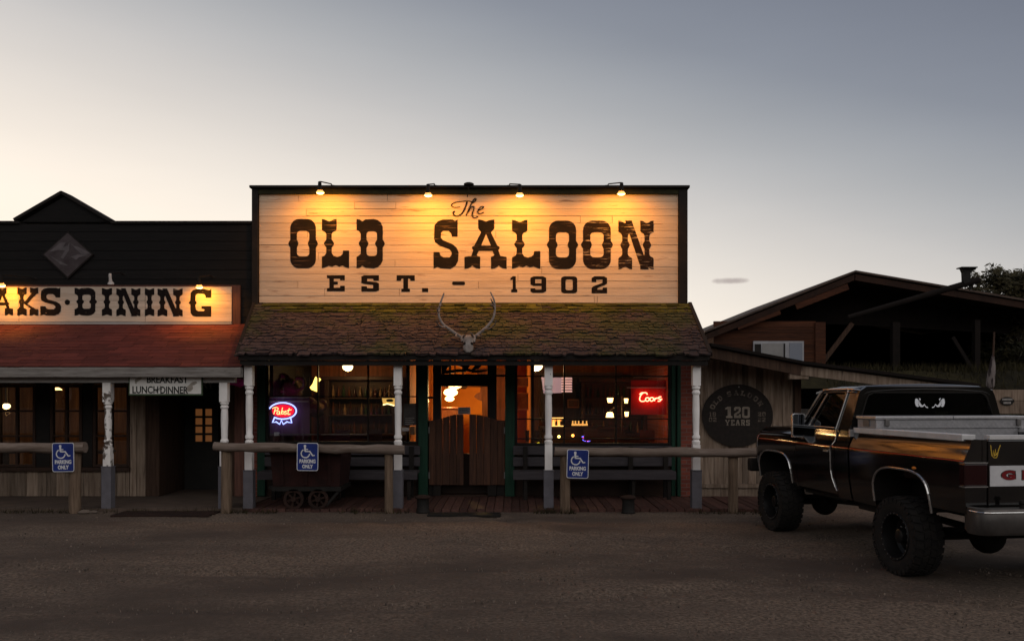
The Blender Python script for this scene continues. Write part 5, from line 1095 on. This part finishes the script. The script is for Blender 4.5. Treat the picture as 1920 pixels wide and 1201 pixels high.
for side_, L, tines in (('l', [(560,870),(520,852),(420,790),(290,700),(210,640),(150,560),(118,470),(122,370),(150,250),(185,150),(208,88)], [([(430,800),(410,830),(450,838)],-.2),([(230,670),(150,665),(95,610),(90,560)],-.32),([(120,400),(98,400),(95,350)],-.15),([(140,300),(160,310),(172,290)],-.2),([(535,855),(545,830),(560,815)],-.25)]),
                        ('r', [(690,875),(740,840),(830,770),(920,695),(1000,610),(1060,510),(1085,400),(1085,270),(1062,170),(1012,72)], [([(780,815),(830,830),(858,815)],-.2),([(910,705),(1000,700),(1080,640),(1108,560)],-.32),([(1075,350),(1050,300),(1005,275)],-.2),([(1070,290),(1040,230),(1018,180)],-.2),([(700,860),(705,810),(660,770)],-.3)])):
    b = MB(); pts = smooth_path(g(L, ya+.02, ya+.28), 4); nn = len(pts); b.tube(pts, [.025*(1-.75*(i/nn)**1.3)+.004 for i in range(nn)], 8)
    for T, dy_ in tines:
        t0 = P(810+T[0][0]/9.236, 540+T[0][1]/9.236, ya); ybase = min(pts, key=lambda q_: (q_.x-t0.x)**2+(q_.z-t0.z)**2).y
        q_ = smooth_path(g(T, ybase, ybase+dy_), 4); b.tube(q_, [.016*(1-.8*i/len(q_))+.002 for i in range(len(q_))], 7)
    b.build('antler', m_antler, sk, smooth=60)
# small stone lump on the eave
b = MB(); o = P(750, 660, 13.56); b.ball((o.x, 13.62, o.z+.02), (.10,.05,.045), 10, 7); tag(b.build('shingle_scrap', M('rusty brown scrap', (.17,.08,.055), (.11,.055,.04), scale=9, rough=.9)), 'curled rusty brown scrap lying on the porch roof edge left of the skull', 'scrap')
# ------------------------------------------------------------------ lamps over the signs
def signlamp(px, py, ybase_px, label, arm_dx, yw, ztop, power, lit=True, yl=None, aimz=1.2, grp='arm lamps over the false front sign', k=1.0):
    yl = yl or yw-.75; o = P(px, py, yl); t = thing('sign_lamp', label, 'lamp', o, grp)
    b = MB(); k_ = k; d = Vector((0, .30, -1)).normalized()
    b.tube([o+Vector((0,0,.04)), o+Vector((0,.0,.0)), o+Vector((0,.006,-.045)), o+Vector((0,.02,-.10))], [.028*k_,.032*k_,.030*k_,.040*k_], 12); b.build('socket', m_trim if lit else m_lampw, t, smooth=40); b = MB()
    b.tube([o+Vector((0,.02,-.10)), o+Vector((0,.03,-.135))], [.045*k_,.070*k_], 14, cap=False); b.build('reflector', m_cone if lit else m_lampw, t, smooth=40)
    b = MB(); b.tube([o+Vector((0,0,.04)), o+Vector((arm_dx*.12, .06,.055)), Vector((o.x+arm_dx, yw-.12, ztop+.02)), Vector((o.x+arm_dx*1.12, yw+.02, ztop))], .011, 8); b.lathe((o.x+arm_dx*1.12, yw+.04, ztop-.005), [(.07,0),(.07,.02),(.05,.035)], 12); b.build('arm', m_trim, t, smooth=40)
    b = MB(); b.ball(o+Vector((0,.033,-.137)), (.064*k_,.064*k_,.028*k_), 14, 8); b.build('bulb', m_bulb if lit else m_lampw, t, smooth=80)
    if lit:
        light('lamp_light', 'SPOT', o+Vector((0,.04,-.19)), power, (1,.37,.016), t, spot_size=R(158), spot_blend=.5, shadow_soft_size=.1, aim=o+Vector((0,.75,-1.0)))
    return t
for px, py, dx_, lb in ((599.5,345,.06,'lit arm lamp over the OLD end of the false front sign'), (802.5,350,.05,'lit arm lamp between OLD and The, over the gap'), (974.5,350,-.17,'lit arm lamp just right of The'), (1165.5,347,-.15,'lit arm lamp over the final N of the false front sign')):
    signlamp(px, py, 0, lb, dx_, YW, zt, rnd(108,134))
b = MB(); o = P(879, 349, YW-.1); b.lathe((o.x, YW-.09, zt+.001), [(.09,0),(.09,.03),(.06,.045)], 14); b.tube([(o.x-.02, YW-.13, zt), (o.x+.01, YW-.14, zt-.12), (o.x-.03, YW-.13, zt-.22)], .008, 6)
tag(b.build('junction_box', m_trim), 'round junction box with a dangling wire on top of the false front, above The', 'junction box')
gd = 'gooseneck lamps over the DINING board'
signlamp(1, 520, 0, 'lit gooseneck lamp over the cut off word left of DINING', .35, YW, Z(523, YW), 36, yl=YW-.40, aimz=.7, grp=gd, k=.9)
signlamp(372.5, 523, 0, 'lit gooseneck lamp over the final letters of DINING', .10, YW, Z(520, YW), 36, yl=YW-.40, aimz=.7, grp=gd, k=.9)
signlamp(206.5, 517, 0, 'unlit pale gooseneck lamp over the middle of DINING', .05, YW, Z(515, YW), 0, lit=False, yl=YW-.40, grp=gd, k=.8)
# ------------------------------------------------------------------ lamps inside
def globe(px, py, y, r, label, power, squash=.85, ctop=cl, name='ceiling_lamp', col=(1,.60,.24)):
    o = P(px, py, y); t = thing(name, label, 'lamp', o); b = MB(); b.ball(o, (r, r, r*squash), 18, 12); b.build('globe', m_globe, t, smooth=80)
    b = MB(); b.tube([o+Vector((0,0,r*squash*.9)), Vector((o.x, o.y, ctop))], .02, 8); b.lathe((o.x, o.y, o.z+r*squash*.85), [(r*.45,0),(r*.4,.03)], 12); b.build('stem', m_grey, t)
    if power: light('lamp_light', 'POINT', o+Vector((0,-.02,-r*squash-.05)), power, col, t, shadow_soft_size=.08)
    return t
globe(652, 687, 17.2, .105, 'round glowing ceiling lamp seen at the top of the left saloon window', 34)
globe(1005.5, 685, 16.6, .125, 'round glowing ceiling lamp at the top of the right saloon window, by the white post', 40)
# pendants in the orange passage
def pendant(px, py, y, w, label, power):
    o = P(px, py, y); t = thing('pendant_lamp', label, 'lamp', o); b = MB(); r = w/2*y/F
    b.lathe((o.x, o.y, o.z), [(r*.3,r*.55),(r*.8,r*.35),(r,0),(r*.92,-r*.25),(r*.5,-r*.5),(0,-r*.55)], 20, cap=False); b.build('shade', EM('white hot shade', (1,.66,.26), 4.2), t, smooth=60)
    b = MB(); b.tube([o+Vector((0,0,r*.5)), Vector((o.x, o.y, cl))], .015, 6); b.build('stem', m_frame, t)
    light('lamp_light', 'POINT', o+Vector((0,-.05,-r*.6-.06)), power, (1,.62,.24), t, shadow_soft_size=.08)
pendant(853, 721, 17.3, 27, 'white glowing dome lamp highest in the doorway', 32); pendant(845, 735, 17.9, 27, 'wide white glowing lamp shade in the doorway', 30); pendant(843, 747, 18.2, 18, 'small white glowing lamp shade lowest in the doorway', 14)
fan = thing('ceiling_fan', 'dark ceiling fan just showing behind the doorway lamps', 'fan', P(868, 727, 18.6)); o = P(868, 726, 18.6)
b = MB(); b.tube([o+Vector((0,0,.04)), Vector((o.x, o.y, cl))], .02, 6); b.lathe((o.x, o.y, o.z-.03), [(.05,0),(.09,.02),(.09,.06),(.04,.08)], 14); b.build('motor', m_darkwood, fan)
for k in range(4): a = k*math.pi/2+.15; b = MB(); b.beam(o+Vector((.08*math.cos(a), .08*math.sin(a), 0)), o+Vector((.42*math.cos(a), .42*math.sin(a), .01)), .11, .012); b.build('blade', m_darkwood, fan)
# notice hung over the batwing doors
b = MB(); yy = 15.45; b.box(X(858.5, yy), X(882, yy), yy, yy+.01, Z(776, yy), Z(763, yy)); o = b.build('notice', M('grey notice card', (.36,.33,.32), (.28,.25,.25), scale=50)); tag(o, 'small pale printed notice hanging in the gap above the batwing doors', 'notice')
b = MB(); yl_ = yy-.002
for k in range(4): b.box(X(860.5, yy), X(880-(k % 2)*3, yy), yl_, yl_+.001, Z(766.1+k*2.6, yy), Z(765+k*2.6, yy))
b.build('print', m_frame, o)
# amber wall lamps by the right window
wl_ = thing('lamp_stand', 'pair of amber shaded lamps on a dark stand inside the right window', 'lamp', P(1188, 800, 16.6)); yy = 16.6
b = MB(); x = X(1165, yy); b.tube([P(1166, 810, yy), P(1166, 742, yy)], .015, 8); b.tube([P(1145, 768, yy), P(1156, 762, yy), P(1172, 760, yy)], .009, 6); b.build('stand', m_darkwood, wl_)
for px, py, w in ((1144,750,12),(1143.5,777,15),(1174,751,8),(1175,776,8)):
    o = P(px, py, yy); b = MB(); r = w/2*yy/F; b.lathe(o, [(r*.55,.05),(r*.8,.03),(r,-.05)] if w > 12 else [(r,.045),(r*.7,-.045)], 16); b.build('shade', EM('lit cream shade', (1,.62,.20), 6), wl_, smooth=50)
light('lamp_light', 'POINT', P(1150, 765, yy-.2), 6, (1,.6,.2), wl_, shadow_soft_size=.06)
# bar glow: emissive shelf boards, niche back, bottles and rack, plus small lights
yy = 17.9
bs = thing('backbar_shelf', 'small lit shelf of bottles behind the bar, seen past the right white post', 'shelf', P(1047, 797, yy)); b = MB(); b.box(X(1034, yy), X(1057, yy), yy, yy+.1, Z(799, yy), Z(797.5, yy)); b.box(X(1030, yy), X(1057, yy), yy-.02, yy+.1, Z(784.5, yy), Z(782.5, yy)); b.build('board', m_shelfglow, bs); b = MB(); b.box(X(1034, yy), X(1054, yy), yy+.1, yy+.12, Z(797, yy), Z(786, yy)); b.build('lit_back', EM('amber back light', (1,.42,.09), .8), bs)
for k, px in enumerate((1038, 1043, 1048, 1052)):
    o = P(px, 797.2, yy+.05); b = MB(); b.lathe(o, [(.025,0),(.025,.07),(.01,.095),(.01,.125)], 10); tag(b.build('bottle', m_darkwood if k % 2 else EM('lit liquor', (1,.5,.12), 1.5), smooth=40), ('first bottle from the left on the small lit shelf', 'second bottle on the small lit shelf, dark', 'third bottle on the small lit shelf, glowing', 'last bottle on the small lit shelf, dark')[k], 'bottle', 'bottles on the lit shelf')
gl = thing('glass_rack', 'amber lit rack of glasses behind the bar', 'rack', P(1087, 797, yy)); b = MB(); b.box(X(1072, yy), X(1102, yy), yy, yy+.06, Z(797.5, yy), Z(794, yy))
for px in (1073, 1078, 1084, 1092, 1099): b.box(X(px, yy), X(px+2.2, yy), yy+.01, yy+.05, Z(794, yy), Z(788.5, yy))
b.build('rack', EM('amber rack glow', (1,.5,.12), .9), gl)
for px, py, c, lb in ((1048, 818, (1,.6,.15), 'small amber bar light by the white post'), (1074, 816, (1,.32,.05), 'small orange bar light in the right window')):
    o = P(px, py, 18.0); b = MB(); b.ball(o, .03, 10, 7); tag(b.build('bar_light', EM('bar light', c, 7), smooth=80), lb, 'light')
tv = thing('television', 'wall television with a pale striped picture high in the right window', 'television', P(1046, 736, 17.6)); yy = 17.6
b = MB(); b.poly([[(1013,705),(1073,706),(1075,736),(1018,739)]], WP(yy, 0), .06); b.build('case', m_frame, tv)
b = MB(); b.poly([[(1015,707),(1052,707.5),(1053,736),(1019,737.5)]], WP(yy, .0605), .002); b.build('screen', EM('violet grey screen', (.28,.23,.34), .5), tv)
b = MB(); [b.poly([[(1052,707.5+k*4.8),(1072,707.5+k*4.8),(1072.5,710.8+k*4.8),(1052,710.8+k*4.8)]], WP(yy, .0630), .002) for k in range(6)]; b.build('screen_list', EM('pink grey bars', (.60,.42,.46), .6), tv)
def framed(px0, px1, py0, py1, y, label, c):
    t = thing('framed_picture', label, 'picture', P((px0+px1)/2, py1, y)); b = MB(); f = WP(y, 0); b.poly([[(px0,py1),(px1,py1),(px1,py0),(px0,py0)], [(px0+2,py1-2),(px0+2,py0+2),(px1-2,py0+2),(px1-2,py1-2)]], f, .03); b.build('frame', M('gilt brown frame', (.30,.15,.06), rough=.5), t)
    b = MB(); b.poly([[(px0+2,py1-2),(px1-2,py1-2),(px1-2,py0+2),(px0+2,py0+2)]], f, .01); b.build('print', c, t)
mp1 = M('brown print', (.22,.10,.05), (.12,.06,.035), scale=9); mp2 = M('dark print', (.09,.06,.045), (.14,.10,.08), scale=7)
framed(966, 998, 736, 768, 17.5, 'square brown framed picture at the left of the right window', mp1)
framed(966, 992, 707, 725, 17.6, 'small wide picture above the square one in the right window', mp1)
framed(1064, 1086, 748, 764, 18.6, 'dim framed picture below the television', mp2)
framed(640, 662, 745, 764, 18.5, 'dim framed picture at the rear of the left saloon room', mp2); framed(668, 690, 747, 764, 18.5, 'second dim framed picture at the rear of the left saloon room', mp2)
# dark back bar and clutter
def backbar(px0, px1, ptop, y, label, seed):
    t = thing('back_bar', label, 'cabinet', P((px0+px1)/2, 850, y)); rs = random.Random(seed); x0, x1 = X(px0, y), X(px1, y); zt_ = Z(ptop, y); b = MB()
    b.box(x0, x1, y, y+.4, .06, 1.0); b.box(x0-.03, x1+.03, y-.04, y+.42, 1.0, 1.05); b.box(x0, x0+.09, y+.1, y+.4, 1.05, zt_); b.box(x1-.09, x1, y+.1, y+.4, 1.05, zt_); b.box(x0-.05, x1+.05, y+.05, y+.42, zt_, zt_+.08); b.box(x0+.09, x1-.09, y+.36, y+.4, 1.05, zt_)
    b.box(x0+.09, x1-.09, y+.15, y+.355, 1.42, 1.45); b.box(x0+.09, x1-.09, y+.15, y+.355, 1.78, 1.81); b.build('cabinet', m_darkwood, t, bevel=.008)
    cols = [M('bottle glass', c, rough=.12) for c in ((.06,.02,.008),(.015,.03,.012),(.16,.10,.05),(.03,.012,.008))]
    for sh in (1.05, 1.45, 1.81):
        x = x0+.16
        while x < x1-.14:
            r = rs.uniform(.026,.036); h = rs.uniform(.20,.28)
            if sh+h < zt_-.02: b = MB(); b.lathe((x, y+.24, sh+.001), [(r,0),(r,h*.58),(r*.38,h*.76),(r*.38,h)], 9); b.build('bottle', rs.choice(cols), t, smooth=40)
            x += rs.uniform(.085,.15)
    return t
backbar(606, 742, 712, 18.0, 'dark back bar with rows of bottles deep inside the left saloon window', 1)
backbar(1090, 1215, 716, 18.3, 'dark back bar with bottles inside the right window, behind the amber lamps', 2)
for k, (px, yy) in enumerate(((560, 17.0), (640, 16.9), (700, 17.1), (1000, 16.6), (1110, 16.9), (1215, 16.7))):
    o = P(px, 860, yy); o.z = .06; t = thing('bar_stool', ('dark stool under the upper ram head, inside the left window','dark stool inside the left window before the back bar','dark stool inside the left window near the amber hanging sign','dark stool inside the right window by the white post','dark stool inside the right window below the amber lamps','dark stool inside the right window under the red neon')[k], 'stool', o, 'stools inside the saloon')
    b = MB(); b.lathe(o, [(.16,.72),(.18,.74),(.18,.78),(.15,.80)], 16); b.build('seat', m_darkwood, t, smooth=40); b = MB(); b.tube([o+Vector((0,0,.0)), o+Vector((0,0,.72))], .03, 8); b.lathe(o, [(.2,0),(.19,.02),(.04,.05)], 16); b.build('pedestal', m_iron, t, smooth=40)
    b = MB(); b.beam(o+Vector((-.15,.15,1.0)), o+Vector((.15,.15,1.0)), .03, .22); b.tube([o+Vector((-.1,.13,.78)), o+Vector((-.1,.15,.95))], .012, 6); b.tube([o+Vector((.1,.13,.78)), o+Vector((.1,.15,.95))], .012, 6); b.build('backrest', m_darkwood, t)
# posters in the left window, by the door
pst = MB(); yy = YW+.05; pst.box(X(757, yy), X(780, yy), yy, yy+.006, Z(797, yy), Z(756, yy)); o = pst.build('poster', M('grey poster', (.055,.05,.05), (.10,.09,.09), scale=8)); tag(o, 'dark poster with grey lines of print taped inside the left window by the door', 'poster')
b = MB(); [b.box(X(760, yy), X(777-k % 2*3, yy), yy-.003, yy-.001, Z(784.5+k*3.6, yy), Z(783+k*3.6, yy)) for k in range(4)]; b.build('print', m_pale, o)
b = MB(); b.box(X(754, yy), X(767, yy), yy, yy+.004, Z(807.5, yy), Z(801, yy)); tag(b.build('card', m_signwhite), 'small white card below the dark poster in the left window', 'card')
b = MB(); b.box(X(744, yy), X(776, yy), yy+.1, yy+.35, Z(815, yy), Z(800, yy)); tag(b.build('carton', M('brown carton', (.30,.16,.07), (.25,.13,.06), scale=8)), 'brown carton on the sill behind the white card', 'box')
# ------------------------------------------------------------------ mounted heads
def ram(px, py, y, s, label, turn):
    t = thing('mounted_ram_head', label, 'trophy', P(px, py+14*s, y)); o = P(px, py, y); k = s*y/F
    b = MB(); q_ = [o+Vector((-2*k*turn, .34, -6*k)), o+Vector((0,.16,-4*k)), o+Vector((3*k*turn,0,0)), o+Vector((11*k*turn,-.08,5*k*-1)), o+Vector((16*k*turn,-.12,-9*k))]
    b.tube(smooth_path(q_, 5), [.17*s+.0*i if i < 4 else max(.05*s, .17*s-.0062*s*i) for i in range(len(smooth_path(q_, 5)))], 12); b.build('head', m_fur, t, smooth=70)
    for dx_, rr_ in ((-10, 13), (17, 9.5)):
        b = MB(); L = []; n = 26
        for i in range(n): a = R(60)+i*R(360)/n*1.05; r = rr_*(1-.30*i/n)*k; L.append(o+Vector((dx_*k*turn+r*math.cos(a)*-turn, -.03-.10*i/n+(.1 if dx_ < 0 else -.02), 2*k+r*math.sin(a))))
        b.tube(L, [rr_*.27*k*(1-.8*(i/n)**2)+.004 for i in range(n)], 9); b.build('horn', m_horn, t, smooth=60)
ram(541, 722, 16.1, 1.25, 'dark ram head with curled horns mounted above the neon ribbon sign', 1)
ram(588, 762, 16.7, 1.0, 'brown ram head mounted lower, in the middle of the left saloon window', 1)
# ------------------------------------------------------------------ neon
def neon(b, L, r, f, dep=.0): b.tube([f(p.x, p.y, dep) for p in smooth_path([(q_[0], q_[1], 0) for q_ in L], 5)], r, 7)
yn = YW+.045; f = WP(yn, 0)
pb = thing('neon_ribbon_sign', 'neon sign with blue white ribbon outline round red word Pabst', 'neon sign', P(531, 798, yn))
q2 = lambda L: [(490+p[0]/7.065, 670+p[1]/7.065) for p in L]
b = MB(); ell = [(490+(285+180*math.cos(a))/7.065, 670+(705+108*math.sin(a))/7.065) for a in [R(125-290*k/30) for k in range(31)]]
b.tube([f(p[0], p[1], .01) for p in ell], .013, 8)
zig = q2([(180,785),(150,858),(200,850),(245,882),(268,830),(292,882),(340,850),(405,862),(385,782)])
b.tube([f(p[0], p[1], .01) for p in zig], .013, 8); b.build('blue_tube', EM('blue white neon', (.34,.42,1), 2.6), pb, smooth=60)
b = MB(); b.poly([[(500,817),(579,817),(579,743.5),(500,743.5)]], lambda u, v, d: f(u, v, d-.062), .004); b.build('backing', M('violet halo board', (.12,.05,.11), rough=.6), pb)  # board added to catch the neon halo, its violet tint put into the colour
b = MB(); b.poly([[(490+(285+150*math.cos(k*.2618))/7.065, 670+(705+86*math.sin(k*.2618))/7.065) for k in range(24)]], lambda u, v, d: f(u, v, d-.02), .004); b.build('red_halo_plate', EM('red halo glow', (.85,.004,.03), .85), pb)  # emissive plate standing in for the red halo behind the word
b = MB()
for L in ([(190,672),(170,748)], [(150,672),(190,658),(225,668),(220,692),(182,708)], [(245,712),(222,712),(210,738),(228,750),(246,728),(248,710),(246,745),(258,750)], [(285,660),(268,742)], [(270,735),(285,712),(305,718),(298,742),(270,746)], [(340,712),(322,706),(318,722),(336,732),(330,750),(308,748)], [(375,668),(355,740),(368,752),(388,742)], [(345,700),(405,688)]): neon(b, q2(L), .0075, f, .022)
b.build('red_script', EM('orange red neon', (1,.42,.16), 3.2), pb, smooth=60)
b = MB(); b.box(X(500, yn), X(577, yn), yn+.04, yn+.052, Z(753, yn), Z(751.5, yn)); b.box(X(500, yn), X(578, yn), yn+.04, yn+.055, Z(745.5, yn), Z(744, yn)); b.build('bracket', m_lampw, pb)
b = MB(); b.box(X(514, yn), X(523, yn), yn+.0, yn+.06, Z(816.5, yn), Z(810, yn)); b.build('transformer', m_signwhite, pb)
b = MB(); b.box(X(500, yn), X(688, yn), yn+.01, yn+.03, Z(815, yn), Z(813, yn)); tag(b.build('window_rod', m_grey), 'thin metal rod along the bottom of the left saloon window', 'rod')
light('lamp_light', 'POINT', P(535, 775, yn+.22), 7.0, (.75,.06,.55), pb, shadow_soft_size=.02)
cn = thing('neon_script_sign', 'red neon sign with the word Coors in the right window', 'neon sign', P(1218, 757, yn))
q3 = lambda L: [(1100+p[0]/7.067, 670+p[1]/7.067) for p in L]; b = MB()
for L in ([(800,490),(790,468),(750,466),(715,500),(700,545),(715,575),(755,578),(785,560)], [(700,488),(720,470),(745,462)], [(810,530),(785,535),(778,562),(800,578),(825,560),(822,536),(808,530)], [(868,528),(842,534),(836,562),(858,576),(882,560),(880,534),(866,528)], [(895,575),(905,535),(912,545),(932,532),(935,545)], [(985,520),(958,522),(950,540),(975,552),(968,574),(940,576)], [(822,545),(840,548)], [(880,545),(900,555)], [(968,574),(995,545)]): neon(b, q3(L), .010, f, .02)
b.build('red_script', EM('hot red neon', (1,.17,.09), 9), cn, smooth=60)
b = MB(); b.poly([[(1184,777),(1251,777),(1251,712),(1184,712)]], lambda u, v, d: f(u, v, d-.075), .004); b.build('backing', M('red halo board', (.42,.018,.013), rough=.7), cn)  # board added to catch the red neon halo, glow put into its colour
b = MB(); b.box(X(1176, yn), X(1250, yn), yn+.05, yn+.06, Z(727, yn), Z(725.5, yn)); b.box(X(1188, yn), X(1250, yn), yn+.05, yn+.06, Z(707.5, yn), Z(706, yn)); b.build('bracket', m_lampw, cn)
light('lamp_light', 'POINT', P(1225, 750, yn+.22), 16.0, (1,.012,.010), cn, shadow_soft_size=.02)
yy = 16.2; f = WP(yy, 0); t = thing('neon_arch_sign', 'small yellow neon arch low in the right window beside the white post', 'neon sign', P(1010, 839, yy)); b = MB()
b.tube([f(1009.5+6.5*math.cos(a), 836-6*math.sin(a), 0) for a in [math.pi*k/12 for k in range(13)]], .009, 6); b.tube([f(1003+k*2.2, 838+(k % 2)*1.4, 0) for k in range(7)], .007, 6); b.build('yellow_tube', EM('yellow neon', (.95,.80,.02), 2.2), t)
b = MB(); b.box(X(1004, yy), X(1015, yy), yy+.02, yy+.03, Z(842, yy), Z(831, yy)); b.build('backing', m_iron, t)
yy = 17.3; f = WP(yy, 0); t = thing('neon_oval_sign', 'small tilted blue and red neon oval far inside the right window', 'neon sign', P(1099, 828, yy)); b = MB()
b.tube([f(1099+8.5*math.cos(a), 822+4.4*math.sin(a)+1.6*math.cos(a), 0) for a in [R(200+k*12) for k in range(26)]], .011, 6); b.build('blue_tube', EM('blue neon', (.10,.12,1), 3), t)
b = MB(); b.tube([f(1093+k*2, 819.5+k*.5+(k % 2)*1.0, .01) for k in range(6)], .010, 6); b.tube([f(1097+k*2, 825+k*.3, .01) for k in range(4)], .010, 6); b.build('red_tube', EM('red neon', (1,.05,.12), 3), t)
b = MB(); b.tube([f(1099, 822, -.02), f(1099, 830, -.02)], .01, 6); b.build('stand', m_iron, t)
# bright hanging bar signs in the left window
yy = 16.3; f = WP(yy, 0); t = thing('hanging_bar_lamp', 'bright yellow pointed glass lamp beside the upper ram head', 'lamp', P(591, 735, yy))
b = MB(); b.poly([[(582,726),(587,720),(590,712),(592.5,706),(595,709),(596,720),(595,734),(590,732),(585,730)], ], f, .05); b.poly([[(598,707),(602,711),(599,715),(597.5,713)]], f, .05); b.build('glass', EM('yellow glass glow', (1,.66,.12), 4), t)
b = MB(); b.tube([f(580, 704, 0), f(580, 724, 0), f(583, 731, 0), f(592, 737, 0)], .008, 6); b.tube([f(592, 737, 0), f(597, 700, 0), f(597, 672, 0)], .008, 6); b.build('hook', m_iron, t)
yy = 16.4; f = WP(yy, 0); t = thing('hanging_bar_sign', 'lit amber hanging bar sign with wavy lower edge behind the left white post', 'sign', P(731, 758, yy))
b = MB(); b.poly([[(717,746),(744,746),(744,759),(739,760.5),(733,758),(726,757),(720,759),(718,753)]], f, .05); b.build('face', EM('amber sign face', (.85,.50,.12), .9), t)
b = MB(); b.tube([f(719, 758.5, .055), f(727, 756.5, .055), f(733, 758, .055), f(740, 760, .055)], .012, 6); b.build('wavy_edge', EM('bright wavy edge', (1,.78,.35), 3), t)
b = MB(); b.poly([[(724,750),(728,747.5),(735,747.5),(739,750),(736,753),(727,753)]], f, .053); b.build('emblem', M('dark green emblem', (.03,.06,.04)), t)
b = MB(); b.tube([f(717, 745, 0), f(728, 732, 0), f(742, 745, 0)], .006, 6); b.build('chain', m_lampw, t)
# eating house lamps
t = globe(12, 761, 16.8, .075, 'white glowing lamp in the leftmost window of the eating house', 9, .75, 2.8)
t = thing('wall_lamp', 'flat amber ceiling lamp at the top of the middle eating house window', 'lamp', P(106, 728, 16.9)); o = P(106, 728, 16.9); b = MB(); b.lathe(o, [(.03,.03),(.10,-.02),(.10,-.03)], 16); b.build('shade', EM('amber flat shade', (1,.62,.22), 6), t)
b = MB(); b.tube([o+Vector((0,0,.03)), Vector((o.x, o.y, 2.8))], .012, 6); b.build('stem', m_frame, t); light('lamp_light', 'POINT', o+Vector((0,-.1,-.25)), 10, (1,.6,.22), t, shadow_soft_size=.08)
